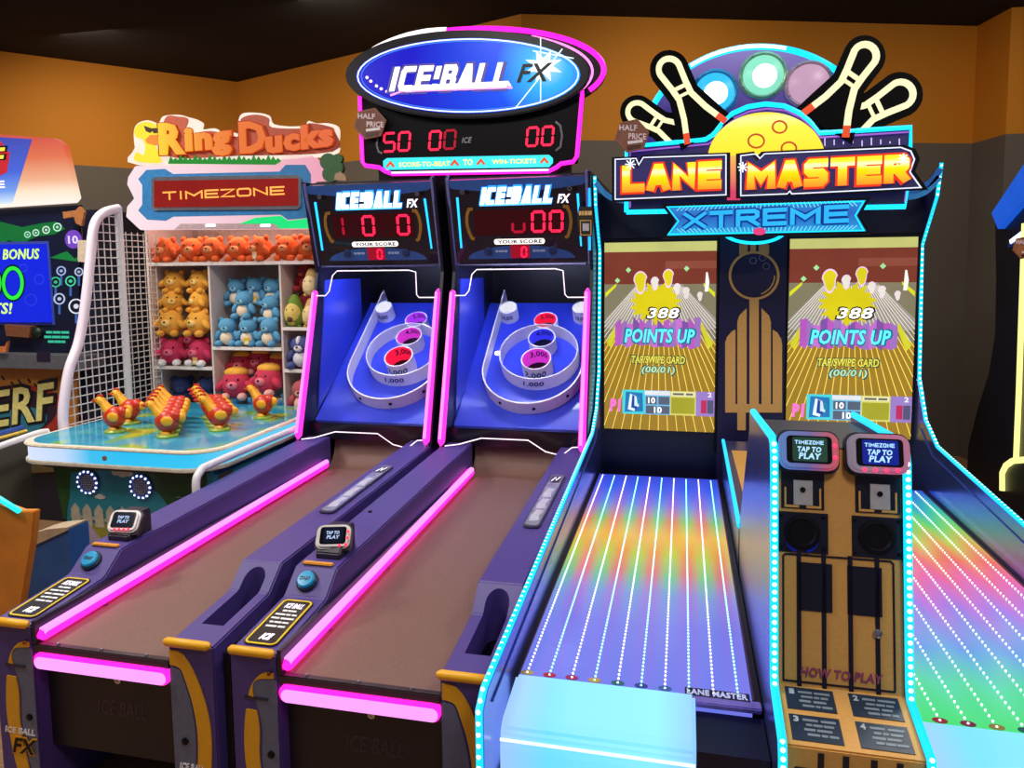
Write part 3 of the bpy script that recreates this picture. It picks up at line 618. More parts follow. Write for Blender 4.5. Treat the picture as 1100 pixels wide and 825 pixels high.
def lane_mat(name, xs, dx, A, B):
    m = bpy.data.materials.new(name); m.use_nodes = True; nt = m.node_tree; b = nt.nodes['Principled BSDF']
    ge = nt.nodes.new('ShaderNodeNewGeometry'); sx = nt.nodes.new('ShaderNodeSeparateXYZ'); nt.links.new(ge.outputs['Position'], sx.inputs[0])
    mp = nt.nodes.new('ShaderNodeMapRange'); mp.inputs[1].default_value = 1.78; mp.inputs[2].default_value = 3.70; nt.links.new(sx.outputs[1], mp.inputs[0])
    outs = []
    for st in (A, B):
        rp = nt.nodes.new('ShaderNodeValToRGB'); el = rp.color_ramp.elements
        while len(el) < len(st): el.new(.5)
        for e, (p, h) in zip(el, st): e.position = p
        for e, (p, h) in zip(el, st): e.color = lin(h)+[1]
        nt.links.new(mp.outputs[0], rp.inputs[0]); outs.append(rp)
    m1 = nt.nodes.new('ShaderNodeMath'); m1.operation = 'SUBTRACT'; m1.inputs[1].default_value = xs; nt.links.new(sx.outputs[0], m1.inputs[0])
    m2 = nt.nodes.new('ShaderNodeMath'); m2.operation = 'MULTIPLY'; m2.inputs[1].default_value = math.pi/dx; nt.links.new(m1.outputs[0], m2.inputs[0])
    m3 = nt.nodes.new('ShaderNodeMath'); m3.operation = 'COSINE'; nt.links.new(m2.outputs[0], m3.inputs[0])
    m4 = nt.nodes.new('ShaderNodeMapRange'); m4.inputs[1].default_value = -1; m4.inputs[2].default_value = 1; m4.inputs[3].default_value = .1; m4.inputs[4].default_value = .9; nt.links.new(m3.outputs[0], m4.inputs[0])
    mx = nt.nodes.new('ShaderNodeMix'); mx.data_type = 'RGBA'; nt.links.new(m4.outputs[0], mx.inputs['Factor'])
    nt.links.new(outs[0].outputs[0], mx.inputs['A']); nt.links.new(outs[1].outputs[0], mx.inputs['B'])
    nt.links.new(mx.outputs['Result'], b.inputs['Emission Color']); b.inputs['Emission Strength'].default_value = .92
    b.inputs['Base Color'].default_value = (.03, .03, .05, 1); b.inputs['Roughness'].default_value = .18
    return m
LA = [(0, '#7c7cf0'), (.18, '#7f74ea'), (.30, '#a874d8'), (.38, '#ec5878'), (.48, '#f48c3c'), (.57, '#ecc63c'), (.66, '#5cd06c'), (.78, '#4a8cf0'), (.90, '#3458f4'), (1, '#3044dc')]
LB = [(0, '#6c7cf2'), (.18, '#7084ee'), (.28, '#6ca0e0'), (.37, '#3cd68c'), (.46, '#a4dc48'), (.55, '#f0b43c'), (.65, '#f06c5c'), (.76, '#9460dc'), (.90, '#4860f4'), (1, '#3044dc')]
RA = [(0, '#40e878'), (.10, '#5ce4a4'), (.20, '#78b8ee'), (.34, '#a084ee'), (.46, '#ee6cbc'), (.55, '#f26060'), (.64, '#ec9c44'), (.74, '#88d858'), (.84, '#30d490'), (1, '#2858e4')]
RB = [(0, '#50ec70'), (.10, '#60e4bc'), (.20, '#70a4f2'), (.34, '#c880e6'), (.46, '#f26c94'), (.55, '#f29050'), (.64, '#bcd84c'), (.74, '#44d878'), (.84, '#30acd0'), (1, '#2858e4')]
for k, (x0, x1, ramps, ledpat) in enumerate(((-.405, .175, (LA, LB), 0), (.515, 1.095, (RA, RB), 1))):
    s0 = x0+.018; dx = (x1-x0-.05)/9
    ln = box('bowling_lane', lane_mat('lit_lane_rainbow', s0, dx, *ramps), bw, x0, x1, 1.78, 3.70, .52, .56)
    for q in range(10):
        xx = s0+q*dx
        colr = ('#fff4ff' if q % 2 == 0 else '#9dfdf4') if k == 0 else '#e6fff0'
        beads(ln, [(xx, 1.80, .562), (xx, 2.55, .562), (xx, 3.68, .562)], (.0185 if q % 2 else .0195) if k == 0 else .022, .0029, E(colr, 2.4), 'led_string')
    box('gutter', M('#0c0a14', .3), bw, x0-.015, x0, 1.78, 3.70, .49, .555); box('gutter', M('#0c0a14', .3), bw, x1, x1+.022, 1.78, 3.70, .49, .555)
    tube('gutter_edge', M('#5a3a58', .3, .4), bw, [(x0-.002, 1.79, .562), (x0-.002, 3.70, .562)], .003, 6); tube('gutter_edge', M('#5a3a58', .3, .4), bw, [(x1+.004, 1.79, .562), (x1+.004, 3.70, .562)], .003, 6)
    box('lane_body', NAVY, bw, x0-.015, x1+.022, 1.76, 3.9, .30, .49)
    # icons along the foul line
    for q, hx_ in enumerate(('#c8b060', '#c02848', '#a02860', '#b89a50', '#2c6c78', '#34449c', '#3a64a8')):
        MB().prism(FZ(.5605), ellipse(s0+q*dx*1.0, 1.80, .017, .011, 10), 0, .0015).build('lane_icon', M(hx_, .4), ln)
    pl = box('lane_plate', M('#1a1c38', .3), ln, x1-.16, x1-.005, 1.782, 1.815, .5605, .563)
    txt('LANE MASTER', Fr((x1-.155, 1.786, .563), (1, 0, 0), (0, 1, 0)), 0, .145, 0, .024, 0, .001, E('#c8ccff', .8), pl, bold=.03)
    box('lane_nose', M('#8a7cd8', .25, .3), bw, x1-.145, x1+.02, 1.755, 1.79, .548, .562, bevel=.003)
    # frosted ball return box, lit from inside, and the dark box beside it
    xa, xb = (x0-.005, x0+.445)
    MB().prism(PX_(xa), [(1.775, .50), (1.775, .574), (1.62, .552), (1.595, .535), (1.585, .49), (1.585, .40), (1.775, .40)], 0, xb-xa).build('ball_return_cover', ramp_mat('lit_frosted_cover', 'X', xa, xb, [(0, '#9cc4ff'), (.25, '#62dcff'), (.8, '#7ceaff'), (1, '#7cc0ff')], 1.0, .6), bw, bevel=.008)
    box('cover_seam', E('#e6fbff', 1.3), bw, xa+.002, xb-.002, 1.583, 1.5865, .512, .518)
    box('return_shroud', M('#0e1030', .25, .2), bw, xb, x1+.022, 1.60, 1.755, .0, .54)
    box('front_apron', M('#0d0e28', .3), bw, xa-.01, xb, 1.60, 1.76, .0, .40)
    tube('apron_ring', M('#46506e', .3, .6), bw, [(xa+.12+.07*math.cos(R(a)), 1.597, .36+.04*math.sin(R(a))) for a in range(0, 181, 12)], .006, 6)
# ---------------- screens wall
box('screen_wall', M('#0b0b1c', .35), bw, -.42, 1.11, 3.90, 4.45, .30, 2.0)
box('header_box', NAVY, bw, -.42, 1.11, 3.885, 3.90, 1.765, 1.998)
box('pit_floor', BLACK, bw, -.42, 1.11, 3.70, 3.90, .45, .50)
cp = box('centre_panel', M('#1d1840', .4), bw, .178, .498, 3.85, 3.90, .50, 1.765)
tube('bezel_strip', BLACK, bw, [(.172, 3.85, .66), (.172, 3.85, 1.76)], .006, 6); tube('bezel_strip', BLACK, bw, [(.504, 3.85, .66), (.504, 3.85, 1.76)], .006, 6)
YC = 3.85; fc = FY(YC)
strip('ball_outline', GOLD, cp, fc, px_ellipse(YC, 810, 296, 26, 25, n=36), .012, 0, .006, True)
strip('ball_shade', GOLD, cp, fc, T(YC, arcpx(810, 296, 22, 21, -70, 0, 12, 0)), .006, 0, .005)
for a, b in ((809, 280), (819, 277), (823, 286)): strip('finger_hole', M('#6e6690', .4), cp, fc, px_ellipse(YC, a, b, 3.6, 3.4, n=16), .005, 0, .005, True)
for pts in ([(794, 262), (803, 262), (803, 272), (797, 275), (794, 273)], [(806, 262), (812, 262), (812, 270), (806, 270)], [(815, 262), (826, 262), (826, 273), (823, 275), (815, 271)]): prism('gold_bar', GOLD, cp, fc, T(YC, pts), 0, .005)
for pts in ([(805, 320), (815, 320), (815, 434), (805, 434)], [(794, 339), (802, 331), (802, 434), (792, 434), (792, 346)], [(818, 331), (826, 339), (828, 346), (828, 434), (818, 434)], [(781, 362), (786, 356), (790, 354), (790, 434), (779, 434), (779, 368)], [(830, 354), (835, 357), (839, 364), (840, 370), (840, 434), (830, 434)], [(779, 434), (840, 434), (840, 443), (779, 443)], [(792, 443), (801, 443), (801, 462), (792, 462)], [(805, 443), (815, 443), (815, 462), (805, 462)]):
    prism('gold_bar', GOLD, cp, fc, T(YC, pts), 0, .005)
def screen(x0, x1, z0, z1, which):
    Y0 = 3.885
    sc_ = box('screen', E('#8c8468', .9, rough=.2), bw, x0, x1, Y0, Y0+.02, z0, z1)
    w_, h_ = x1-x0, z1-z0; f_ = Fr((x0, Y0, z0), (1, 0, 0), (0, 0, 1))
    q = lambda a, b: (a*w_, b*h_)
    def poly(col, pts, d, s=1.0, name='screen_picture'): return prism(name, E(col, s, rough=.2), sc_, f_, [q(*p) for p in pts], d-.0004, d)
    poly('#c8c878', [(0, .95), (1, .95), (1, 1), (0, 1)], .001); poly('#7c3a2c', [(0, .78), (1, .78), (1, .95), (0, .95)], .001)
    poly('#8f4c3c', [(.55, .86), (1, .86), (1, .90), (.55, .90)], .0015)
    poly('#a8a098', [(0, .55), (.02, .60), (.30, .78), (.70, .78), (1, .60), (1, .55), (.6, .5), (.4, .5)], .001, .9)
    poly('#a8842c', [(0, 0), (1, 0), (1, .48), (.75, .55), (.25, .55), (0, .48)], .0014, .9)
    mb = MB(); mw = MB()
    for i in range(-16, 17):
        xb = .5+i*.085; xt = .5+i*.012
        # clip to the screen width
        def P(t): return (xb+(xt-xb)*t, .78*t)
        t0 = 0
        if xb < 0: t0 = (0-xb)/(xt-xb)
        if xb > 1: t0 = (1-xb)/(xt-xb)
        a, b = P(t0), P(.98)
        if t0 < .62: mid = P(.62); mb.strip(f_, [q(*a), q(*mid)], .0036, .0016, .002); mw.strip(f_, [q(*mid), q(*b)], .0028, .0016, .002)
        else: mw.strip(f_, [q(*a), q(*b)], .0028, .0016, .002)
    mb.build('lane_lines', E('#f6d860', 1.2), sc_); mw.build('lane_lines', E('#f4ecd8', 1.1), sc_)
    for s_ in (-1, 1):
        poly('#d8d820', [(.5+s_*.49, .71), (.5+s_*.39, .77), (.5+s_*.39, .785), (.5+s_*.49, .735)], .003, 1.1)
        poly('#d4d030', [(.5+s_*.44, .44), (.5+s_*.36, .56), (.5+s_*.38, .58), (.5+s_*.48, .47)], .003, 1.0)
    rnd = random.Random(5+which)
    sp_ = []
    for i in range(36):
        a = 2*math.pi*i/36; k = (1 if i % 2 else .62+.2*rnd.random()); sp_.append((.47+.24*math.cos(a)*k, .675+.12*math.sin(a)*k))
    poly('#dccc18', sp_, .003, 1.0)
    for cx, cy, s_ in ((.33, .80, 1), (.58, .82, .8), (.46, .79, .6), (.66, .76, .5), (.74, .74, .5), (.86, .72, .4)):
        pin = [(cx+s_*.055*math.cos(R(a))*(1.0 if math.sin(R(a)) > 0 else .75), cy+s_*.042*math.sin(R(a))*(1 if math.sin(R(a)) > 0 else 1.5)) for a in range(0, 360, 20)]
        poly('#f0c8e8', [(cx+(x-cx)*1.18, cy+(y-cy)*1.18) for x, y in pin], .0034, 1.1); poly('#e2d222' if s_ > .7 else '#e8e4d8', pin, .0038, 1.0)
    poly('#f0f0e8', [(.90, .74), (.93, .74), (.94, .79), (.925, .84), (.91, .84), (.905, .79)], .0034, 1.1)
    for cx, cy in ((.22, .855), (.74, .86), (.12, .80)): poly('#a8e8a0', [(cx-.025, cy), (cx, cy-.015), (cx+.025, cy), (cx, cy+.015)], .003)
    for i in range(14):
        a = .10+i*.055; poly(('#c060c8', '#a878c8', '#d078d8', '#8a58b0')[i % 4], [(a, .44+.03*rnd.random()), (a+.055, .44+.02*rnd.random()), (a+.055, .56+.05*rnd.random()), (a, .56+.05*rnd.random())], .0035, .9)
    lt = lambda s, a0, a1, b0, b1, d, m, **k: txt(s, f_, a0*w_, a1*w_, b0*h_, b1*h_, d-.0006, d, m, sc_, **k)
    lt('388', .375, .695, .592, .662, .0042, E('#3a2c30', .4), bold=.07, shear=.2); lt('388', .39, .68, .60, .655, .0048, E('#ffffff', 1.3), bold=.02, shear=.2)
    lt('POINTS UP', .17, .835, .462, .552, .0042, E('#1c7c9c', .8), bold=.07, shear=.2); lt('POINTS UP', .185, .82, .47, .545, .0048, E('#5ce8f4', 1.3), bold=.03, shear=.2)
    lt('TAP/SWIPE CARD', .24, .745, .355, .405, .0042, E('#285c50', .7), bold=.06, shear=.15); lt('TAP/SWIPE CARD', .25, .735, .36, .40, .0048, E('#e6e04c', 1.1), bold=.02, shear=.15)
    lt('(00/01)', .335, .655, .295, .35, .0042, E('#2a5a5c', .7), bold=.05, shear=.15); lt('(00/01)', .345, .645, .30, .345, .0048, E('#a8e4c4', 1.1), bold=.02, shear=.15)
    lt('P1', .05, .155, .095, .165, .0042, E('#f070c8', 1.2), bold=.06, shear=.1)
    poly('#48d8e0', [(.17, .085), (.375, .085), (.375, .215), (.17, .215)], .003); poly('#2878b8', [(.19, .095), (.36, .10), (.355, .20), (.2, .205)], .0035)
    for i in range(4): poly(('#e8f4f8', '#2048a0', '#d8ecf4', '#1c88b0')[i], [(.22+.03*i, .11+.01*i), (.28+.02*i, .10+.012*i), (.30+.012*i, .18-.006*i), (.24+.02*i, .195-.006*i)], .004+.0003*i)
    poly('#78c0e8', [(.375, .085), (.605, .085), (.605, .215), (.375, .215)], .003); poly('#f0f4f8', [(.375, .19), (.605, .19), (.605, .213), (.375, .213)], .0034, .9)
    for a0, b0 in ((.385, .14), (.50, .14), (.385, .09), (.50, .09)): poly('#5a6478', [(a0, b0), (a0+.10, b0), (a0+.10, b0+.043), (a0, b0+.043)], .0035)
    lt('10', .405, .47, .145, .178, .0044, E('#ffffff', 1.3), bold=.03); lt('10', .46, .53, .094, .128, .0044, E('#ffffff', 1.3), bold=.03)
    poly('#d8d46c', [(.605, .085), (.835, .085), (.835, .215), (.605, .215)], .003); poly('#a8a42c', [(.615, .095), (.825, .095), (.825, .18), (.615, .18)], .0035); poly('#f0ecc0', [(.615, .188), (.825, .188), (.825, .21), (.615, .21)], .0035)
    dashes(f_, .63*w_, .81*w_, .190*h_, .208*h_, .0037, .0042, E('#8a8470', .6), sc_, 2)
    poly('#9c80c8', [(.835, .085), (1, .085), (1, .215), (.835, .215)], .003); poly('#c03060', [(.88, .10), (.93, .10), (.93, .17), (.88, .17)], .0035); poly('#5a5878', [(.935, .10), (.99, .10), (.99, .17), (.935, .17)], .0035)
    lt('2', .94, .975, .187, .212, .0042, E('#ffffff', 1.0))
screen(-.402, .165, .757, 1.742, 0)
screen(.512, 1.092, .760, 1.745, 1)
# ---------------- console between the lanes
XA, XB = .20, .49
CONS = [(2.62, 0), (2.62, .70), (2.25, 1.18), (1.75, 1.215), (1.655, .69), (1.50, .65), (1.495, 0)]
cons = MB().prism(PX_(XA+.014), [(2.60, 0), (2.60, .69), (2.24, 1.165), (1.765, 1.20), (1.668, .682), (1.515, .638), (1.51, 0)], 0, XB-XA-.028).build('console_body', NAVY, bw)
for xs in (XA, XB-.014):
    o = MB().prism(PX_(xs), CONS, 0, .014).build('console_side', GLOSSNAVY, bw)
    path = [(xs+.007, 2.26, 1.186), (xs+.007, 1.78, 1.219), (xs+.007, 1.752, 1.21), (xs+.007, 1.735, 1.18), (xs+.007, 1.655, .715), (xs+.007, 1.645, .688), (xs+.007, 1.505, .652), (xs+.007, 1.49, .62), (xs+.007, 1.488, .2)]
    tube('light_strip', STRIP, o, path, .0092, 8); beads(o, [(x, y-.008, z+.001) for x, y, z in path[2:]], .0165, .0052)
for pth in ([(XA-.0, 3.68, .765), (XA-.0, 2.60, .715)], [(XB, 3.68, .765), (XB, 2.60, .715)]): tube('light_strip', STRIP, bw, pth, .008, 8)
MB().prism(PX_(XA+.0), [(2.58, 0), (2.58, .705), (3.70, .758), (3.70, 0)], 0, XB-XA).build('lane_divider', GLOSSNAVY, bw)
fd_ = Fr((XA, 2.62, .712), (1, 0, 0), (0, 1.08, .05))
prism('divider_gold', GOLD, bw, fd_, [(.04, .1), (.12, .1), (.13, .9), (.03, .9)], 0, .003)
prism('console_top', M('#3a3a48', .4), bw, Fr((XA+.014, 1.765, 1.20), (1, 0, 0), (0, .475, -.035)), [(0, 0), (XB-XA-.028, 0), (XB-XA-.028, .47), (0, .47)], 0, .003)
# face frame: origin lower left of the upright face
fu = Fr((XA+.014, 1.668, .682), (1, 0, 0), (0, .097, .518)); LH = .527; LW = XB-XA-.028
face = prism('console_face', GOLD, bw, fu, [(0, 0), (LW, 0), (LW, LH), (0, LH)], 0, .004)
DK = M('#15132a', .35)
q_ = lambda a, b: (a*LW, b*LH)
# from the photograph: black panels and lines on the gold face, a across (0..1), b up (0..1)
def dark(pts, d=.0065, nm='face_inlay', m=None): return prism(nm, m or DK, face, fu, [q_(*p) for p in pts], .004, d)
def rect(a0, a1, b0, b1): return [(a0, b0), (a1, b0), (a1, b1), (a0, b1)]
dark(rect(.04, .39, .74, .99)); dark(rect(.64, .99, .74, .99)); dark(rect(.00, .42, .555, .725)); dark(rect(.61, 1.0, .555, .725))
for a in (.065, .665):
    dark([(a, .745), (a+.12, .745), (a+.12, .755), (a+.015, .755), (a+.015, .83), (a, .83)], .008, 'gold_corner', GOLD); dark([(a+.30, .745), (a+.18, .745), (a+.18, .755), (a+.285, .755), (a+.285, .83), (a+.30, .83)], .008, 'gold_corner', GOLD)
for a in (.14, .755):
    pl = dark(rect(a, a+.155, .757, .862), .009, 'sensor_plate', M('#c4c0c4', .35, .2))
    MB().lathe(fu, (a+.075)*LW, .822*LH, [(.006, .009), (.006, .0115), (.003, .009)], 12).build('sensor_eye', BLACK, pl)
for a in (.21, .805):
    MB().lathe(fu, a*LW, .642*LH, [(.038, .0065), (.038, .010), (.030, .011), (.026, .007), (.004, .0068)], 28).build('speaker_grille', M('#0b0a14', .5, spec=.2), face, smooth='auto')
    for b in ((a-.175, .71), (a+.175, .71), (a-.175, .575), (a+.175, .575)): bolt(face, fu, b[0]*LW, b[1]*LH, .004, .0065)
for s_ in (-1, 1): dark([(.20+s_*.03, .565), (.20+s_*.10, .582), (.20+s_*.14, .605), (.20+s_*.11, .577), (.20+s_*.06, .558)], .014, 'painted_blue_glint', M('#2038d8', .15, .5))  # blue glint on the left speaker, put in as coloured slivers
for a in (.165, .365, .575, .785): dark(rect(a, a+.036, 0, .555))
dark(rect(.175, .45, .315, .515)); dark(rect(.57, .84, .315, .515))
for ln_ in ([(.07, .545), (.91, .545), (.93, .535), (.93, .02)], [(.93, .02), (.055, .02), (.055, .535), (.07, .545)]):
    strip('face_line', DK, face, fu, [q_(*p) for p in ln_], .004, .004, .0062)
MB().lathe(fu, .80*LW, .25*LH, [(.0095, .004), (.0095, .012), (.007, .013), (.005, .009)], 16).build('lock', CHROME, face, smooth='auto')
txt('HOW TO PLAY', fu, .19*LW, .84*LW, .045*LH, .085*LH, .0066, .0076, M('#a8527c', .3, .3), face, bold=.03, shear=.15)
# deck with four plates
fk = Fr((XA+.014, 1.515, .638), (1, 0, 0), (0, .153, .044)); KL = .159
deck = prism('console_deck', GOLD, bw, fk, [(0, 0), (LW, 0), (LW, KL), (0, KL)], 0, .004)
k_ = 0
for b0, b1 in ((.56, .93), (.07, .47)):
    for a0, a1 in ((.06, .44), (.56, .94)):
        k_ += 1
        pl = prism('rule_plate', M('#1c3048', .35), deck, fk, [(a0*LW, b0*KL), (a1*LW, b0*KL), (a1*LW, b1*KL), (a0*LW, b1*KL)], .004, .006)
        txt(str(k_), fk, (a0+.03)*LW, (a0+.07)*LW, (b1-.12)*KL, (b1-.03)*KL, .006, .007, M('#b8c0cc', .4), pl, bold=.04)
        for i in range(4): dashes(fk, (a0+.10+.02*(i % 2))*LW, (a0+.35-.02*(i % 3))*LW, (b1-.11-.075*i)*KL, (b1-.05-.075*i)*KL, .006, .007, M('#7f8c9c', .4), pl, 2+i % 2)
fl = FY(1.52)
low = prism('console_front', GOLD, bw, Fr((XA+.014, 1.51, 0), (1, 0, 0), (0, .005, .638)), [(0, .1), (LW, .1), (LW, .638), (0, .638)], 0, .004)
for a in (.24, .42, .62, .80): prism('face_inlay', DK, low, Fr((XA+.014, 1.51, 0), (1, 0, 0), (0, .005, .638)), [(a*LW, .1), ((a+.045)*LW, .1), ((a+.045)*LW, .632), (a*LW, .632)], .004, .0062)
strip('face_line', DK, low, Fr((XA+.014, 1.51, 0), (1, 0, 0), (0, .005, .638)), [(.06*LW, .1), (.06*LW, .585), (.08*LW, .595), (.92*LW, .595), (.94*LW, .585), (.94*LW, .1)], .004, .004, .0062)
# two big readers on top of the face
for a, col, s1, s2, sc0, dts in ((.01, '#6f78d8', '#6fb4ff', 0, '#2c4a3c', ((.93, .35), (.93, .65))), (.565, '#9a7c98', '#6f8cff', 1, '#1c2a9c', ((.25, .08), (.42, .08), (.6, .08), (.78, .1)))):
    fr_ = Fr(fu(a*LW, .905*LH, .012), (1, 0, 0), (0, .30, .95))
    rb = reader(bw, fr_, .126, .086, .032, col, [('TIMEZONE', .26, .74, .66, .76), ('TAP TO', .30, .70, .46, .60), ('PLAY', .32, .70, .28, .44)], dots=dts, scr=sc0, tcol='#a8d8ff', side='#ff2a50', rims=[(0, '#2c8cf0'), (.5, '#6a64c8'), (.8, '#d84c80'), (1, '#ff3858')] if s2 == 0 else [(0, '#8a7c9c'), (.3, '#b488a8'), (.7, '#e85c9c'), (1, '#d878a8')])
# ---------------- roof sign
YS = 3.55; fS = FY(YS)
sg = thing('bowling_marquee_sign', 'bowling marquee with glowing ball, bowling pins and cyan neon outline', 'sign', (.345, YS, 1.9))
prism('bracket_board', M('#12122c', .4), sg, fS, T(YS, [(690, 215), (700, 160), (940, 150), (950, 215)]), -.19, -.06)
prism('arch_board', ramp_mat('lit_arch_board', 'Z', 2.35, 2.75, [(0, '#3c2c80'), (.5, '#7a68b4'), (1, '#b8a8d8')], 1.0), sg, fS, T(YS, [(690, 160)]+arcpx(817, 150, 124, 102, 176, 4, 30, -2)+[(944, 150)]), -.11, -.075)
ptube('arch_neon', CYAN, sg, YS, arcpx(817, 150, 126, 104, 176, 4, 40, -2), .014, -.06)
ptube('arch_neon_core', E('#c8fcff', 3), sg, YS, arcpx(817, 150, 126, 104, 125, 75, 16, -2), .008, -.05)
for cx, cy, c1, c2, c3 in ((768, 97, '#2a8cc8', '#38c8ff', '#e8fdff'), (821, 78, '#7cae94', '#8ce8c8', '#e8fff8'), (871, 88, '#b096b0', '#dcb0d0', '#e8c8e0')):
    p = at(cx, cy, Y=YS); s_ = 3.55/790*1.02
    L = MB().lathe(Fr((p.x, YS+.04, p.z), (1, 0, 0), (0, 0, 1)), 0, 0, [(23*s_, -.04), (23.5*s_, -.01), (21*s_, .0), (19*s_, -.006)], 32).build('round_lamp', M(c1, .3, .2), sg, smooth='auto')
    MB().lathe(Fr((p.x, YS+.04, p.z), (1, 0, 0), (0, 0, 1)), 0, 0, [(19.5*s_, -.006), (18*s_, .004), (.002, .012)], 32).build('lamp_lens', E(c2, 1.0 if cx < 860 else .75), L, smooth=True)
    if cx < 860: MB().lathe(Fr((p.x, YS+.04, p.z), (1, 0, 0), (0, 0, 1)), .005, -.005, [(12*s_, .004), (11*s_, .011), (.002, .015)], 24).build('lamp_bulb', E(c3, 3), L, smooth=True)
    for a in range(30, 360, 90): bolt(L, Fr((p.x, YS+.04, p.z), (1, 0, 0), (0, 0, 1)), 21.2*s_*math.cos(R(a)), 21.2*s_*math.sin(R(a)), .004, 0, STEEL)
def pin_cut(name, hx_, hy, tx, ty, sc_, dd):
    """a black cut-out bowling pin board with pale outlined pin: head centre, waist direction point"""
    ax = Vector((tx-hx_, ty-hy)); ln_ = ax.length; d = ax/ln_; n = Vector((-d.y, d.x)); H0 = Vector((hx_, hy))
    def pt(t, s): q = H0+d*(t*ln_)+n*(s*ln_); return (q.x, q.y)
    out = [pt(1.0, .42), pt(.70, .33), pt(.36, .22)]+[pt(-.02-.27*math.sin(R(a)), .265*math.cos(R(a))) for a in range(0, 181, 15)]+[pt(.36, -.22), pt(.70, -.33), pt(1.0, -.42)]
    b = prism('pin_board', M('#040406', .6, spec=.08), sg, fS, T(YS, out), dd, dd+.02)
    ln1 = [pt(.97, .30), pt(.66, .17), pt(.40, .095), pt(.22, .11)]+[pt(-.02-.15*math.sin(R(a)), .145*math.cos(R(a))) for a in range(0, 181, 15)]+[pt(.22, -.11), pt(.40, -.095), pt(.66, -.17), pt(.97, -.30)]
    strip('pin_outline', E('#f2eebc', 1.15), b, fS, T(YS, ln1), .027*sc_, dd+.02, dd+.026)
    strip('pin_band', E('#f2eebc', 1.15), b, fS, T(YS, [pt(.27, -.13), pt(.25, .13)]), .018*sc_, dd+.02, dd+.026)
    strip('pin_band', E('#f2eebc', 1.15), b, fS, T(YS, [pt(.38, -.13), pt(.36, .13)]), .014*sc_, dd+.02, dd+.026)
    for s2 in (-1, 1): strip('pin_foot', E('#e8502c', 1.0), b, fS, T(YS, [pt(.975, s2*.302), pt(.84, s2*.245)]), .029*sc_, dd+.0205, dd+.0275)
pin_cut('a', 686, 121, 748, 155, .85, -.03); pin_cut('b', 720, 77, 760, 145, .95, -.008)
pin_cut('c', 966, 102, 886, 148, 1.0, -.03); pin_cut('d', 927, 63, 884, 137, 1.05, -.008)
hdr = [(673, 228), (673, 158), (758, 150), (766, 145), (775, 133), (787, 122), (803, 115), (822, 112), (842, 114), (858, 121), (869, 130), (880, 143), (978, 137), (977, 180), (972, 222)]
hb = prism('header_board', ramp_mat('lit_header_art', 'Z', 1.95, 2.45, [(0, '#10103c'), (.5, '#2a1c6c'), (.8, '#34289c'), (1, '#4a2c8c')], .7), sg, fS, T(YS, hdr), -.03, 0)
ptube('header_neon', CYAN, sg, YS, hdr+[(673, 228)], .011, .006)
ptube('header_neon_inner', E('#a060d0', 1.0), sg, YS, [(677+(u-673)*.985, v+5 if v < 200 else v-5) for u, v in hdr], .004, .006)
prism('glow_ball', ramp_mat('lit_ball_art', 'Z', 2.13, 2.42, [(0, '#ffd820'), (.35, '#ffe23a'), (.5, '#fff08a'), (.58, '#ffd21c'), (.75, '#fff3a0'), (.85, '#ffc814'), (1, '#f59a0c')], 1.25), sg, fS, T(YS, arcpx(823, 172, 63, 51, 180, 0, 30, -1)), 0, .012)
for cx, cy, rr_ in ((812, 152, 8.5), (837, 137, 7.5), (847, 160, 8)): strip('ball_hole', E('#c8502c', .9), sg, fS, T(YS, [(cx+rr_*math.cos(R(a)), cy+rr_*.85*math.sin(R(a))) for a in range(0, 360, 20)]), .008, .012, .015, True)
prism('centre_glow_panel', ramp_mat('lit_centre_panel', 'Z', 1.95, 2.18, [(0, '#e0406c'), (.6, '#ffb060'), (1, '#ffe86c')], 1.0), sg, fS, T(YS, [(780, 168), (796, 167), (795, 215), (781, 215)]), .0, .014)
FIRE = ramp_mat('lit_fire_lettering', 'Z', 1.955, 2.135, [(0, '#f07a08'), (.2, '#ffb408'), (.42, '#ffe010'), (.54, '#fff8c0'), (.62, '#ffe61c'), (1, '#ffc408')], 1.2)
def name_board(pts, s, u0, u1, v0, v1, sl_):
    b = prism('name_board', ramp_mat('lit_name_board', 'Z', 1.92, 2.15, [(0, '#16123c'), (.5, '#241c6c'), (1, '#1a1850')], .8), sg, fS, T(YS, pts), .016, .036)
    c = Vector((sum(p[0] for p in pts)/len(pts), sum(p[1] for p in pts)/len(pts)))
    strip('board_edge', BLACK, b, fS, T(YS, pts), .016, .030, .038, True)
    strip('board_line', E('#dfe4ff', 1.3), b, fS, T(YS, [tuple(c+(Vector(p)-c)*f0) for p in pts for f0 in (.965,)]), .005, .036, .040, True)
    pstxt(s, YS, u0, u1, v0, v1, .036, .042, E('#e8381c', 1.1), b, t=.3, gap=.1, slope=sl_, grow=.018)
    pstxt(s, YS, u0, u1, v0, v1, .042, .048, FIRE, b, t=.3, gap=.1, slope=sl_)
name_board([(660, 172), (683, 171), (686, 178), (691, 170), (782, 167), (782, 211), (660, 216)], 'LANE', 669, 775, 175, 208, .01)
name_board([(792, 168), (808, 166), (813, 171), (818, 166), (968, 159), (979, 163), (983, 172), (978, 186), (990, 203), (848, 210), (846, 207), (843, 210), (792, 212)], 'MASTER', 801, 974, 169, 205, .012)
xb = [(713, 221), (931, 214), (921, 232), (931, 250), (714, 255), (725, 238)]
xo = prism('subtitle_board', ramp_mat('lit_subtitle_board', 'Z', 1.75, 1.93, [(0, '#18c4f4'), (.25, '#1484d4'), (.5, '#1a60c0'), (.75, '#1484d4'), (1, '#40d0ff')], 1.0), sg, fS, T(YS, xb), .0, .03)
strip('board_edge', BLACK, xo, fS, T(YS, xb), .012, .02, .032, True); strip('board_line', CYAN, xo, fS, T(YS, [(717, 223), (926, 217), (917, 232), (926, 248), (718, 252), (729, 238)]), .005, .03, .034, True)
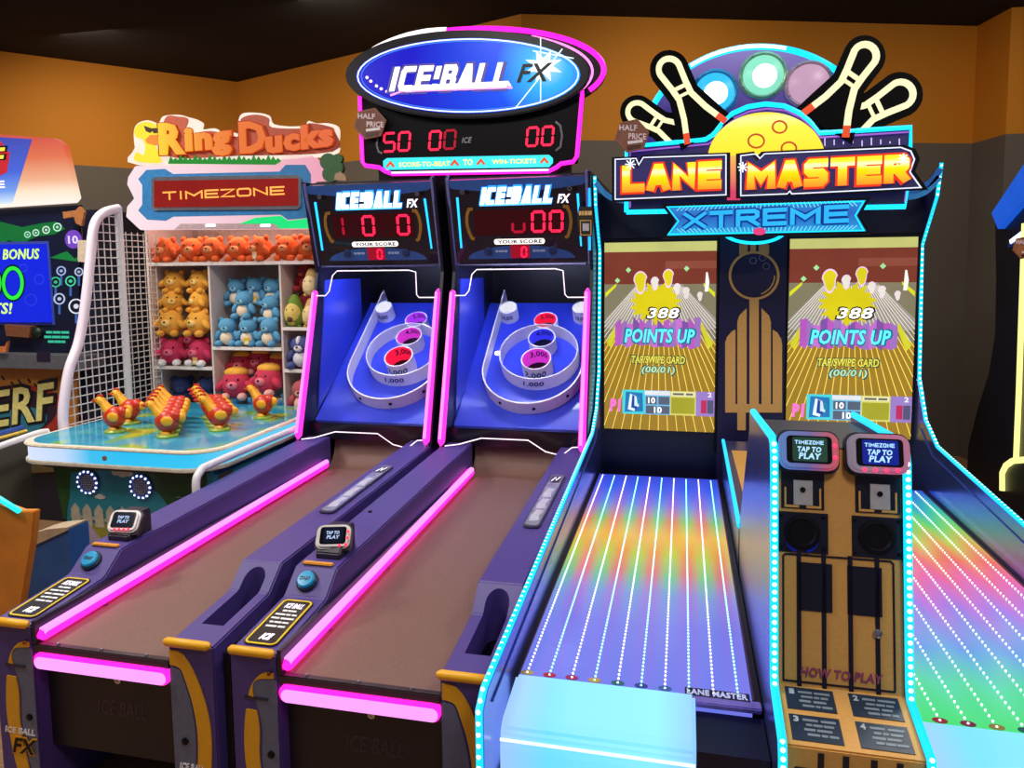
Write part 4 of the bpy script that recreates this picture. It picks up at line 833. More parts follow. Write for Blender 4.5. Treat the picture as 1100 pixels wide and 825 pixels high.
mb = MB()
for i in range(44):
    t = i/43; u0 = 733+t*180; mb.strip(fS, T(YS, [(u0, 221.5-t*5.5), (u0-6+t*12, 227-t*5)]), .0035, .03, .032); mb.strip(fS, T(YS, [(u0, 250.5-t*3.5), (u0-6+t*12, 246-t*3.5)]), .0035, .03, .032)
mb.build('ray_hatch', E('#7fe0ff', 1.1), xo, kind='stuff')
pstxt('XTREME', YS, 734, 910, 224, 247, .031, .036, E('#103890', .8), xo, t=.24, gap=.14, slope=.022, grow=.014); pstxt('XTREME', YS, 734, 910, 224, 247, .036, .042, E('#2cb0f4', 1.1), xo, t=.24, gap=.14, slope=.022)
for k_, pts in enumerate(([(968, 213), (985, 210), (998, 203), (1009, 190)], [(975, 206), (990, 202), (1003, 192), (1010, 181)], [(640, 196), (648, 206), (658, 213), (672, 216)])): strip('wing_band', M(('#3a90d8', '#2c6cc0', '#3a90d8')[k_], .35), sg, FY(3.68), T(3.68, smooth_path(pts, 5)), .026, -.004, .004)
prism('subtitle_dot', E('#e0407c', 1.1), xo, fS, px_ellipse(YS, 815, 249, 7, 4, n=16), .03, .035)
strip('under_arc', CYAN, sg, fS, T(YS, arcpx(810, 246, 34, 15, 200, 340, 16, 0)), .014, -.02, .0)
for cx, cy in ((678, 178), (967, 172), (797, 181)):
    for a in (0, 45, 90, 135): strip('star_spark', E('#eefcff', 1.6), sg, fS, T(YS, [(cx+5.5*math.cos(R(a)), cy+5.5*math.sin(R(a))), (cx-5.5*math.cos(R(a)), cy-5.5*math.sin(R(a)))]), .004, .048, .051)
for k in range(9): strip('header_spark', E('#d8c8ff', 1.1), sg, fS, T(YS, [(886+k*10, 148+(k*7) % 5), (886+k*10, 157-(k*5) % 4)]), .004, .0, .003)
hextag(YS-.06, 679, 146, 19, '#7a4a38', 'brown hexagonal half price tag at the left end of the bowling marquee', HP)

# ================================================================== DUCK RING GAME WITH PRIZE SHELVES
rd = thing('ring_toss_game_machine', 'duck ring toss game with white net sides and plush prize shelves', 'arcade machine', (-2.62, 3.6, 0))
TX0, TX1, TY0, TY1, TZ = -3.17, -2.06, 2.84, 3.95, .80
def plan(x0, x1, y0, y1, r, n=8): return arc(x1-r, y0+r, r, r, -90, 0, n)+[(x1, y1), (x0, y1)]+arc(x0+r, y0+r, r, r, 180, 270, n)
def bow(pts, y0, x0, x1, k):   # the front edge bows out a little
    return [(x, y-k*(1-((x-(x0+x1)/2)/((x1-x0)/2))**2) if y < y0+.3 else y) for x, y in pts]
top = MB().prism(FZ(0), plan(TX0, TX1, TY0, TY1, .17), TZ-.012, TZ).build('table_rim', M('#e6dcc8', .35), rd, bevel=.004)
def water():
    m = bpy.data.materials.new('pond_print'); m.use_nodes = True; nt = m.node_tree; b = nt.nodes['Principled BSDF']
    ge = nt.nodes.new('ShaderNodeNewGeometry'); nz = nt.nodes.new('ShaderNodeTexNoise'); nz.inputs['Scale'].default_value = 4.2; nz.inputs['Detail'].default_value = 1.5; nt.links.new(ge.outputs['Position'], nz.inputs['Vector'])
    rp = nt.nodes.new('ShaderNodeValToRGB'); el = rp.color_ramp.elements; el.new(.5); el.new(.6)
    for e, (p, h) in zip(el, ((.3, '#2c9fd0'), (.52, '#46b8d8'), (.60, '#7cc468'), (.68, '#d4d040'))): e.position = p; e.color = lin(h)+[1]
    nt.links.new(nz.outputs['Fac'], rp.inputs[0]); nt.links.new(rp.outputs[0], b.inputs['Base Color']); b.inputs['Roughness'].default_value = .12; b.inputs['Coat Weight'].default_value = .5
    return m
MB().prism(FZ(0), plan(TX0+.035, TX1-.035, TY0+.035, TY1, .15), TZ, TZ+.003).build('pond_surface', water(), rd)
MB().prism(FZ(0), plan(TX0+.012, TX1-.012, TY0+.012, TY1, .165), TZ-.078, TZ-.014).build('light_band', ramp_mat('lit_table_band', 'X', TX0, TX1, [(0, '#e4e8ff'), (.28, '#c4dcff'), (.42, '#38c0f0'), (.62, '#20c0f4'), (.9, '#2cc4f4'), (1, '#58ccf0')], 1.0), rd)
MB().prism(FZ(0), plan(TX0+.002, TX1-.002, TY0+.002, TY1, .172), TZ-.098, TZ-.078).build('table_rim', M('#d8cfbc', .35), rd, bevel=.004)
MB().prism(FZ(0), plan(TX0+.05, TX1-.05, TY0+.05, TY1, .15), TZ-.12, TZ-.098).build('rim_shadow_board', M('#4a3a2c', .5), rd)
MB().lathe(FY(TY0+.01), -2.62, TZ-.048, [(.012, 0), (.012, .006), (.005, .007)], 12).build('band_latch', M('#b89a70', .3, .7), rd)
# cabinet below: a tapered painted box
BX0, BX1, BY = -3.02, -2.12, 2.95
cab = MB()
cab.add([(BX0, BY, .69), (BX1, BY, .69), (BX1, TY1, .69), (BX0, TY1, .69), (BX0+.12, BY+.03, 0), (BX1-.02, BY+.03, 0), (BX1-.02, TY1, 0), (BX0+.12, TY1, 0)], [(0, 1, 2, 3), (4, 7, 6, 5), (0, 4, 5, 1), (1, 5, 6, 2), (2, 6, 7, 3), (3, 7, 4, 0)])
cabo = cab.build('cabinet_body', M('#2f93a8', .45, noise=.06), rd)
fcb = Fr((BX0, BY+.03, 0), (1, 0, 0), (0, -.03, .69))
cwid = BX1-BX0
def paint(name, pts, col, d=.003): return prism(name, M(col, .5), cabo, fcb, pts, .0005, d)
paint('painted_bush', [(.0, .69), (.30, .69), (.28, .66), (.10, .64), (.08, .52), (.06, .46), (.05, .40), (.03, .40)], '#2f5a30'); paint('painted_bush', [(.52, .69), (.86, .69), (.86, .36), (.78, .38), (.74, .46), (.66, .48), (.60, .56), (.54, .60)], '#2c5530')
paint('painted_meadow', [(.12, .0), (.88, .0), (.88, .56), (.76, .52), (.6, .47), (.42, .40), (.12, .37)], '#7a9a34'); paint('painted_meadow', [(.12, .0), (.5, .0), (.46, .36), (.3, .39), (.12, .38)], '#a8a03c', .004)
for k in range(6):
    a = .085+k*.068; paint('painted_picket', [(a, .37), (a+.05, .37), (a+.05, .455), (a+.025, .485), (a, .455)], '#cfc8b4', .006)
paint('painted_rail', [(.08, .41), (.50, .39), (.50, .405), (.08, .425)], '#bfb8a4', .0045)
for cx, cy, s_ in ((.40, .655, 1), (.26, .525, .5)):
    mbc = MB()
    for dx_, dy_, r_ in ((-.035, 0, .018), (0, .012, .026), (.035, 0, .02), (0, -.004, .022)): mbc.prism(fcb, ellipse(cx+dx_*s_, cy+dy_*s_, r_*1.3*s_, r_*.8*s_, 14), .0005, .004+.0005*r_*40)
    mbc.build('painted_cloud', M('#e0dcc8', .5), cabo)
for cx, cy in ((.205, .60), (.505, .595)):
    g = MB().lathe(fcb, cx, cy, [(.062, 0), (.062, .012), (.05, .018), (.046, .012)], 28).build('round_speaker', M('#6a78b8', .3, .4), rd, smooth='auto')
    for k in range(14):
        q = k*2*math.pi/14; MB().lathe(fcb, cx+.054*math.cos(q), cy+.054*math.sin(q), [(.006, .014), (.005, .019), (.001, .02)], 8).build('speaker_led', E('#a8bcff', 3.0), g)
    mbh = MB()
    for i in range(-3, 4):
        for j in range(-3, 4):
            if i*i+j*j < 11: mbh.lathe(fcb, cx+i*.0115, cy+j*.0115, [(.0042, .012), (.004, .015), (.001, .0155)], 6)
    mbh.build('speaker_grille', M('#c8ccdc', .3, .6), g)
# painted right side
fsd = Fr((BX1-.0, BY, 0), (0, 1, 0), (0, 0, 1))
prism('painted_trunk', M('#5a4630', .6), cabo, Fr((BX1+.001, BY, .0), (0, 1, 0), (0, 0, 1)), [(.05, .3), (.16, .3), (.14, .66), (.03, .66)], -.0, .004)
# white hand rails
tube('hand_rail', WHITEP, rd, [tuple(v) for v in smooth_path([(-2.03, 2.72, .45), (-2.03, 2.70, .68), (-2.03, 2.73, .75), (-2.03, 2.85, .765), (-2.03, 3.55, .765), (-2.06, 3.62, .765)], 6)], .017, 10)
tube('hand_rail', WHITEP, rd, [tuple(v) for v in smooth_path([(-3.2, 2.25, .68), (-3.2, 2.6, .76), (-3.2, 3.0, .80), (-3.19, 3.1, .80)], 6)], .016, 10)
# net frames on both sides
def net(x, pts):
    P3 = [at(u, v, X=x) for u, v in pts]
    yz = [(p.y, p.z) for p in P3]; yz = smooth_path(yz, 5)
    yb, zb = yz[-1][0], yz[0][1]
    fr = tube('net_frame', M('#f4e6f6', .3, noise=.02), rd, [(x, y, z) for y, z in yz], .026, 10)
    tube('net_frame', WHITEP, rd, [(x, yb, yz[-1][1]+.01), (x, yb, TZ)], .02, 8)
    mb = MB()
    # inside of the curve: for a height z, the front limit
    def yfront(z):
        for (y0, z0), (y1, z1) in zip(yz, yz[1:]):
            if z0 <= z <= z1 and z1 > z0: return y0+(y1-y0)*(z-z0)/(z1-z0)
        return yb
    def zlim(y):
        best = None
        for (y0, z0), (y1, z1) in zip(yz, yz[1:]):
            if min(y0, y1) <= y <= max(y0, y1) and y1 != y0: zz = z0+(z1-z0)*(y-y0)/(y1-y0); best = zz if best is None else max(best, zz)
        return best
    z = zb+.04
    while z < yz[-1][1]:
        mb.tube([(x, yfront(z), z), (x, yb, z)], .0034, 5); z += .047
    y = min(p[0] for p in yz)+.03
    while y < yb:
        zt = zlim(y)
        if zt: mb.tube([(x, y, zb), (x, y, zt)], .0034, 5)
        y += .047
    mb.build('net_mesh', M('#d8d2d6', .4), rd, kind='stuff')
    for k in range(4, len(yz), 6): MB().ell((x-.02 if x < -2.6 else x+.02, yz[k][0], yz[k][1]), (.004, .006, .006), seg=8, rings=5).build('frame_bolt', BLACK, fr)
    # mesh panel up to the prize cabinet
    mb = MB(); z = .82
    while z < 1.85: mb.tube([(x, yb, z), (x, 3.97, z)], .003, 5); z += .035
    for k in range(1, 7): yy = yb+(3.97-yb)*k/6; mb.tube([(x, yy, .80), (x, yy, 1.85)], .003, 5)
    mb.build('net_mesh', M('#cfc8c4', .4), rd, kind='stuff')
net(-3.19, [(69, 466), (68, 440), (74, 398), (85, 366), (92, 324), (97, 278), (101, 243), (111, 229), (127, 224)])
net(-2.035, [(329, 466), (328, 448), (331, 420), (336, 392), (340, 360), (343, 330), (345, 310), (348, 302), (353, 300)])
# prize cabinet
CX0, CX1, CY0, CY1 = -3.235, -2.04, 3.96, 4.40
SH = M('#dccbc4', .5, noise=.04)
box('prize_cabinet_back', M('#c8b8b0', .6), rd, CX0, CX1, CY1, CY1+.02, .0, 1.93)
box('prize_cabinet_side', SH, rd, CX0-.015, CX0, CY0, CY1, 0, 1.93); box('prize_cabinet_side', SH, rd, CX1, CX1+.015, CY0, CY1, 0, 1.93)
box('prize_cabinet_top', SH, rd, CX0, CX1, CY0, CY1, 1.91, 1.93); box('prize_cabinet_base', SH, rd, CX0, CX1, CY0, CY1, .70, .74)
YF = CY0
XD1 = at(226, 330, Y=YF).x; XD2 = at(302, 330, Y=YF).x
zt = lambda v, u=240: at(u, v, Y=YF).z
ZS = {'top': zt(282), 'mid': zt(373), 'r1': zt(352, 310), 'r2': zt(397, 305), 'left': zt(394, 190)}
for nm, x0, x1, z in (('shelf', CX0, CX1, ZS['top']), ('shelf', CX0, XD1, ZS['left']), ('shelf', XD1, XD2, ZS['mid']), ('shelf', XD2, CX1, ZS['r1']), ('shelf', XD2, CX1, ZS['r2'])):
    box(nm, SH, rd, x0+.006, x1-.006, CY0, CY1, z-.012, z)
    box('shelf_edge', M('#efe4e0', .35), rd, x0+.006, x1-.006, CY0-.006, CY0, z-.016, z+.004)
for x in (XD1, XD2): box('divider', SH, rd, x-.006, x+.006, CY0, CY1, .74, ZS['top']-.012)
box('added_shelf_glow', E('#ffe2d4', 16), rd, CX0+.1, CX1-.1, 4.0, 4.03, 1.895, 1.909)  # unseen glowing bar, added to brighten the plush toys
# sign
YR = 3.80; fR = FY(YR)
def C4(pts): return T(YR, [(135+x/4.583, 115+y/4.583) for x, y in pts])
box('sign_box', M('#d8c8c8', .5), rd, at(142, 240, Y=YR).x, CX1, YR+.031, 3.96, 1.90, 2.20)
outer = [(45, 290), (230, 283), (745, 270), (790, 232), (920, 235), (1000, 320), (1000, 362), (925, 366), (925, 600), (70, 605), (0, 540), (5, 490), (40, 450), (5, 380), (10, 345)]
inner = [(105, 310), (195, 305), (235, 330), (760, 318), (790, 285), (885, 285), (912, 330), (912, 545), (800, 555), (765, 530), (235, 540), (200, 560), (110, 555), (65, 510), (85, 480), (85, 385), (65, 355)]
prism('sign_frame', ramp_mat('lit_sign_frame', 'X', at(135, 200, Y=YR).x, at(350, 200, Y=YR).x, [(0, '#ffe6ee'), (.45, '#fbd2de'), (.75, '#f4b8c8'), (1, '#f0a0b8')], .95), rd, fR, C4(outer), -.03, 0, bevel=.004)
prism('sign_frame_green', E('#1fe07c', 1.0), rd, fR, C4([(640, 545), (765, 535), (800, 560), (920, 545), (922, 598), (760, 598), (735, 575), (560, 575)]), 0, .003)
prism('sign_vent', M('#b8a0a4', .4), rd, fR, C4([(270, 575), (745, 572), (770, 600), (240, 603)]), .0, .002)
for a in (420, 690): prism('sign_bulb', E('#ffffff', 3), rd, fR, C4([(a-22, 578), (a+22, 577), (a+22, 588), (a-22, 589)]), .002, .008)
prism('sign_blue_plate', M('#2f78b4', .4), rd, fR, C4(inner), .0, .006)
prism('sign_chrome', M('#c8c4cc', .2, .9), rd, fR, C4([(150, 345), (850, 335), (868, 350), (868, 490), (850, 505), (150, 510), (135, 495), (135, 360)]), .006, .014)
rs = prism('sign_display', E('#93201c', .85, rough=.2), rd, fR, C4([(150, 365), (855, 352), (855, 486), (150, 495)]), .014, .018)
def r4(s, x0, x1, y0, y1, d0, d1, m, par, **k): return ptxt(s, YR, 135+x0/4.583, 135+x1/4.583, 115+y0/4.583, 115+y1/4.583, d0, d1, m, par, **k)
pstxt('TIMEZONE', YR, 135+195/4.583, 135+790/4.583, 115+396/4.583, 115+460/4.583, .018, .021, E('#ffa84c', 1.3), rs, t=.19, gap=.16, slope=.008)
# cut-out logo on top
wb = prism('logo_backing', E('#ffeedd', .9), rd, fR, C4(smooth_path([(60, 285), (45, 200), (40, 120), (60, 80), (110, 65), (160, 80), (185, 45), (260, 38), (310, 50), (345, 60), (375, 80), (375, 110), (440, 105), (470, 130), (530, 125), (560, 130), (555, 70), (575, 32), (640, 28), (700, 40), (720, 80), (800, 95), (880, 90), (900, 68), (940, 80), (1000, 80), (1045, 100), (1045, 170), (1020, 235), (760, 260), (740, 275)], 4, True)), -.02, 0)
prism('logo_shadow', M('#b0482a', .5), rd, fR, C4(smooth_path([(195, 60), (265, 48), (310, 62), (300, 130), (420, 118), (520, 140), (560, 140), (570, 60), (640, 38), (705, 55), (720, 100), (880, 105), (905, 80), (1000, 95), (1030, 120), (1020, 220), (560, 240), (200, 240)], 4, True)), .0, .006)
prism('logo_grass', E('#2fa43c', .6), rd, fR, C4([(215, 280)]+[(215+k*12, 278-((26+8*(k % 3)) if k % 2 else 14)) for k in range(1, 46)]+[(770, 268), (740, 285)]), .006, .012)
RING = ramp_mat('lit_ring_letters', 'X', at(172, 150, Y=YR).x, at(365, 150, Y=YR).x, [(0, '#ffd820'), (.12, '#ffb428'), (.28, '#f88c2c'), (.45, '#ee7424'), (1, '#e8622c')], .95)
r4('R', 170, 305, 70, 245, .008, .016, E('#c83c14', .8), rd, bold=.07); r4('R', 182, 298, 76, 240, .016, .028, RING, rd, bold=.045)
r4('ing', 300, 535, 88, 262, .008, .016, E('#c83c14', .8), rd, bold=.08, slope=.02); r4('ing', 308, 528, 94, 256, .016, .028, RING, rd, bold=.05, slope=.02)
r4('D', 565, 705, 62, 238, .008, .016, E('#b8401c', .8), rd, bold=.06); r4('D', 575, 695, 70, 232, .016, .028, RING, rd, bold=.035)
r4('ucks', 695, 1035, 92, 240, .008, .016, E('#b8401c', .8), rd, bold=.08, slope=.06); r4('ucks', 702, 1028, 98, 234, .016, .028, RING, rd, bold=.05, slope=.06)
dk = prism('logo_duck', E('#ffe23c', .95), rd, fR, C4(smooth_path([(60, 268), (55, 235), (70, 225), (95, 240), (105, 200), (90, 160), (60, 150), (52, 115), (75, 85), (115, 75), (155, 88), (170, 120), (160, 160), (150, 185), (170, 235), (175, 275)], 4, True)), .006, .016)
prism('duck_bill', E('#f0903c', .9), dk, fR, C4([(110, 165), (135, 140), (165, 140), (190, 182), (160, 192), (120, 182)]), .016, .024)
prism('duck_glasses', M('#3a2418', .4), dk, fR, C4([(102, 95), (140, 108), (178, 105), (172, 130), (150, 132), (142, 118), (132, 130), (112, 122)]), .016, .022)
mbb = MB()
for cx, cy, r_ in ((1000, 270, 42), (1035, 300, 38), (1010, 330, 40), (1045, 255, 24)): mbb.prism(fR, C4([(cx+r_*math.cos(R(a)), cy+r_*math.sin(R(a))) for a in range(0, 360, 24)]), -.02, .004+r_*.0001)
mbb.build('logo_bush', M('#2c5a34', .5), rd); prism('logo_stump', M('#a08468', .5), rd, fR, C4([(1030, 360), (1035, 330), (1060, 318), (1085, 340), (1090, 365)]), -.01, .01)

# ---------------- rubber birds standing on the pond
def copy_tree(o, parent=None):
    c = o.copy(); COL.objects.link(c); c.parent = parent
    for ch in list(o.children): copy_tree(ch, c)
    return c
def bird_proto():
    r = thing('rubber_bird', '', 'toy', (0, 0, 0), 'rubber birds on the pond table')
    RED = M('#c8321c', .35, noise=.05); YEL = M('#f0aa22', .35, noise=.05)
    mb = MB(); mb.ell((0, 0, .062), (.046, .036, .044), seg=14); mb.ell((.032, 0, .082), (.03, .022, .026), seg=10); mb.build('body', RED, r, smooth=True)
    MB().tube(smooth_path([(-.018, 0, .082), (-.042, 0, .112), (-.056, 0, .128), (-.066, 0, .131)], 4), [.024, .023, .021, .019, .017, .0165, .0165, .017, .0175, .017, .016, .014, .009][:13], 10).build('neck', YEL, r, smooth=True)
    MB().ell((-.060, 0, .131), (.020, .016, .016), seg=10).build('head', YEL, r, smooth=True)
    MB().lathe(Fr((-.074, 0, .127), (0, 1, 0), (0, 0, 1)), 0, 0, [(.010, 0), (.008, -.012), (.002, -.024)], 8).build('beak', RED, r)
    mb = MB()
    for k in range(3): mb.ell((-.05-.008*k, 0, .148), (.006, .004, .007), seg=8, rings=5)
    mb.build('comb', RED, r)
    for s in (-1, 1):
        MB().ell((.016, s*.034, .068), (.026, .007, .02), seg=10, rings=6).build('wing', YEL, r, smooth=True)
        MB().ell((-.066, s*.014, .134), (.003, .002, .003), seg=6, rings=4).build('eye', BLACK, r)
        MB().ell((.0, s*.018, .012), (.02, .012, .012), seg=8, rings=5).build('foot', YEL, r)
    MB().ell((.058, 0, .078), (.02, .012, .02), seg=8, rings=6).build('tail', YEL, r, smooth=True)
    MB().lathe(FZ(0), 0, 0, [(.042, 0), (.042, .006), (.034, .012)], 16).build('stand', M('#8aa83c', .4), r)
    return r
bp_ = bird_proto(); first = True
TZ2 = TZ+.0035
rows = (('left', (124, 464), (16, -9), 2), ('middle', (180, 469), (2, -4.6), 5), ('third', (236, 462), (-3, -4.4), 4), ('right', (283, 449), (0, 0), 1))
ordw = ('front', 'second', 'third', 'fourth', 'rearmost')
for nm, (u, v), (dx_, dy_), n in rows:
    for k in range(n):
        p = at(u+dx_*k, v+dy_*k, Z=TZ2)
        o = bp_ if first else copy_tree(bp_); first = False
        o.location = (p.x, p.y, TZ2); s_ = 1.25; o.scale = (s_, s_, s_)
        o.rotation_euler = (0, 0, R({'left': 8, 'middle': 12, 'third': 20, 'right': 0}[nm]+random.uniform(-6, 6)))
        o['label'] = 'red and yellow rubber bird, %s in the %s row on the pond table' % ('rearmost' if k == n-1 and k else ordw[k], {'left': 'leftmost', 'middle': 'second from left', 'third': 'third from left', 'right': 'rightmost'}[nm])
        o['category'] = 'toy'

# ---------------- plush prizes
def local(mb, name, mat, parent, smooth=True):
    o = mb.build(name, mat, None, smooth=smooth, loc=(0, 0, 0)); o.parent = parent; return o
def plush_proto(col, muz, ears=True, belly=None, hair=None, limbs=None, ball=False):
    r = thing('plush_toy', '', 'plush toy', (0, 0, 0), 'plush prizes on the shelves')
    FUR = M(col, .9, noise=.14, scale=260, bump=.5); MZ = M(muz, .9, noise=.06, scale=200); LB_ = M(limbs, .9) if limbs else FUR
    mb = MB(); rx = Matrix.Rotation
    if ball:      # a ball shaped toy: the body is the head
        mb.ell((0, 0, .095), (.088, .076, .086), seg=18, rings=12)
        for s in (-1, 1):
            if ears: mb.ell((s*.058, .0, .168), (.024, .014, .024), seg=10, rings=7)
            mb.ell((s*.088, -.03, .085), (.022, .026, .04), rot=rx(R(-s*40), 4, 'Y').to_euler(), seg=10, rings=7)
        fz, fy, k = .105, -.07, 1.25
    else:
        mb.ell((0, 0, .062), (.068, .054, .062)); mb.ell((0, -.010, .146), (.066, .058, .056), seg=16, rings=10)
        for s in (-1, 1):
            if ears: mb.ell((s*.05, .0, .190), (.022, .013, .022), seg=10, rings=7)
            mb.ell((s*.072, -.020, .080), (.022, .024, .042), rot=rx(R(-s*28), 4, 'Y').to_euler(), seg=10, rings=7)
        fz, fy, k = .140, -.058, 1.0
    local(mb, 'body', FUR, r)
    for s in (-1, 1): local(MB().ell((s*.05, -.056, .024), (.028, .036, .024), seg=10, rings=7), 'foot', LB_, r)
    local(MB().ell((0, fy, fz-.012), (.028*k, .018*k, .020*k), seg=12, rings=8), 'muzzle', MZ, r)
    local(MB().ell((0, fy-.016*k, fz-.004), (.009, .007, .007), seg=8, rings=5), 'nose', M('#20141c', .3), r)
    for s in (-1, 1): local(MB().ell((s*.026*k, fy+.010, fz+.016*k), (.0075, .008, .010), seg=8, rings=5), 'eye', M('#14101c', .2), r)
    if belly: local(MB().ell((0, -.026, .060), (.050, .038, .048), seg=12, rings=8), 'belly', M(belly, .9, noise=.06), r)
    if hair: local(MB().ell((0, .012, fz+.058), (.074, .062, .034), seg=14, rings=9), 'hair_tuft', M(hair, .9, noise=.1), r)
    return r
def price_tag(o, col='#e0b83c'):
    t = local(MB().box(.012, .052, -.088, -.085, .02, .07), 'paper_tag', M(col, .5), o, False); local(MB().box(.018, .046, -.0895, -.088, .028, .046), 'tag_print', M('#f4ecd8', .5), t, False)
PK = {}
COLS = ((CX0, XD1), (XD1, XD2), (XD2, CX1), (CX0, CX1))
def plush(kind, col, frac, yoff, size, label, zfix, rz=0, tilt=0, tagd=False, spec=None):
    """a toy in shelf column col, at a fraction of its width, yoff behind the front row"""
    new = kind not in PK
    if new: PK[kind] = plush_proto(**spec)
    o = PK[kind] if new else copy_tree(PK[kind])
    lo_, hi_ = COLS[col]; s_ = size/.2
    o.location = (lo_+(hi_-lo_)*frac, YF+.06+yoff, zfix); o.scale = (s_, s_, s_); o.rotation_euler = (R(tilt), 0, R(rz)); o['label'] = label; o['category'] = 'plush toy'
    if tagd: price_tag(o, tagd)
    return o
ORANGE = dict(col='#ec6a2c', muz='#f6a468', ball=True); YELLOW = dict(col='#ecaa3e', muz='#f8d078', ball=True); BLUEP = dict(col='#5a9cc4', muz='#84bcd8', belly='#e8d4b8'); REDP = dict(col='#cc3454', muz='#e8788c', ears=False, hair='#ecaa3c', limbs='#ecb0a8', ball=True); MAGP = dict(col='#c42c58', muz='#e06484', limbs='#f4eef0', ball=True); NAVYP = dict(col='#1c2a58', muz='#2c3c70')
ordl = ('leftmost', 'second from left', 'third from left', 'middle', 'fifth from left', 'sixth from left', 'rightmost')
zt_ = ZS['top']+.001
for k in range(7):
    plush('orange', 3, .08+k*.136, .0 if k % 2 == 0 else .02, .17, 'orange plush toy on the top prize shelf, %s' % ordl[k], zt_, rz=(-8, 14, 0, 5, -18, 6, 12)[k], spec=ORANGE, tagd='#e8d8a0' if k == 4 else False)
zl = ZS['left']+.001
for k, (f, yo, zo, rz, t) in enumerate(((.23, .05, .452, 10, 0), (.66, .05, .452, -6, 0), (.22, .03, .332, 30, 0), (.67, .03, .332, -25, 0), (.225, .0, .185, 8, 0), (.70, .0, .185, -8, 0))):
    nmk = ('upper left', 'upper right', 'middle left', 'middle right', 'front left', 'front right')[k]
    plush('yellow', 0, f, yo, .185 if k > 3 else .155, 'golden yellow plush toy in the left compartment, %s of the pile' % nmk, zl+zo, rz=rz, tilt=t, spec=YELLOW)
for k, (f, yo, zo, rz) in enumerate(((.44, .09, .07, 4), (.225, .0, .0, 12), (.70, .0, .0, -8))):
    plush('magenta', 0, f, yo, .185, 'crimson plush toy with white feet on the left shelf, %s' % ('at the top of the trio', 'at the left of the trio', 'at the right of the trio')[k], zl+zo, rz=rz, spec=MAGP, tagd='#e0b060' if k == 2 else False)
for k, (f, yo) in enumerate(((.27, .05), (.73, .03))):
    plush('navy', 0, f, yo, .20, 'dark navy plush toy in the bottom left compartment, %s one' % ('left', 'right')[k], .741, rz=(25, -20)[k], spec=NAVYP, tagd='#e0c040' if k else False)
zm = ZS['mid']+.001
for k, (f, yo, zo, rz) in enumerate(((.18, .10, .24, 5), (.44, .11, .245, 0), (.70, .10, .24, -8), (.38, .03, .165, -6), (.16, .0, 0, 8), (.46, .0, 0, 0), (.76, .0, 0, -6), (.72, .06, .14, -20))):
    nmk = ('back row left', 'back row middle', 'back row right', 'sitting in the centre of the pile', 'front row left', 'front row middle', 'front row right', 'tucked behind the front right one')[k]
    plush('blue', 1, f, yo, .172, 'light blue plush toy with cream belly, %s' % nmk, zm+zo, rz=rz, spec=BLUEP, tagd='#e8c030' if k in (1, 5) else False)
for k, (f, yo, zo, rz) in enumerate(((.18, .11, .14, 10), (.45, .12, .16, -5), (.72, .11, .13, -14), (.24, .0, .02, 14), (.70, .0, .05, -8))):
    nmk = ('back left', 'back middle', 'back right', 'front left', 'front right')[k]
    plush('red', 1, f, yo, .205 if k > 2 else .175, 'red plush toy with yellow hair in the lower middle compartment, %s' % nmk, .80+zo, rz=rz, spec=REDP)
for k, f in enumerate((.17, .50, .82)):
    plush('blue', 1, f, -.01, .11, 'light blue plush toy lying behind the rubber birds, %s' % ('left one', 'middle one', 'right one')[k], .785, rz=15-15*k, tilt=-60, spec=BLUEP)
z1 = ZS['r1']+.001
plush('cherry', 2, .32, .10, .19, 'large dark red plush toy at the back of the upper right compartment', z1, spec=dict(col='#9c2430', muz='#b04048'))
plush('cherry', 2, .34, .09, .18, 'dark red plush toy stacked on top in the upper right compartment', z1+.205, rz=-15)
def fruit(u, yo, z, col, inner, label, pit, h=.17):
    p = Vector((XD2+(CX1-XD2)*u, 0, 0)); r = thing('plush_fruit', label, 'plush toy', (p.x, YF+.085+yo, z), 'plush prizes on the shelves'); c = Vector(r.location)
    pr = [(.001, 0), (.03, .004), (.05, .03), (.052, .055), (.042, .09), (.03, .125), (.018, .15), (.004, .158)]; k = h/.16
    MB().lathe(FZ(z), p.x, YF+.085+yo, [(a*k, b*k) for a, b in pr], 16).build('body', M(col, .9, bump=.3), r, smooth=True)
    MB().ell((p.x, YF+.085+yo-.022*k, z+.062*k), (.042*k, .034*k, .056*k)).build('flesh', M(inner, .9), r, smooth=True)
    if pit: MB().ell((p.x, YF+.085+yo-.05*k, z+.04*k), (.015*k, .01*k, .015*k), seg=10).build('pit', M('#5a3418', .6), r, smooth=True)
    for s in (-1, 1): MB().ell((p.x+s*.016*k, YF+.085+yo-.05*k, z+.085*k), (.004, .003, .005), seg=6, rings=4).build('eye', BLACK, r)
    for s in (-1, 1): MB().ell((p.x+s*.03*k, YF+.085+yo-.02, z+.008), (.012, .018, .01), seg=8, rings=5).build('foot', M(col, .9), r, smooth=True)
fruit(.20, -.03, z1, '#6a8a2c', '#d8c068', 'green avocado shaped plush with brown pit in the right compartment', True, .2)
fruit(.58, -.03, z1, '#c8a060', '#e4cc90', 'cream pear shaped plush beside the green avocado plush', False, .18)
fruit(.60, -.03, z1+.185, '#c8a468', '#e8d0a0', 'cream pear shaped plush high up against the dark red plush toys', False, .17)
z2 = ZS['r2']+.001
dg = plush('dog', 2, .34, .0, .20, 'blue and white plush dog on the right middle shelf', z2, spec=dict(col='#4a5490', muz='#ece6ea', belly='#d8d4e0', ears=False))
for s in (-1, 1): local(MB().ell((s*.066, -.012, .140), (.018, .024, .044), rot=Matrix.Rotation(R(s*18), 4, 'Y').to_euler(), seg=10, rings=7), 'floppy_ear', M('#2c3468', .9), dg)
local(MB().ell((0, -.044, .170), (.015, .028, .032), seg=10, rings=7), 'white_blaze', M('#ece6ea', .9), dg)
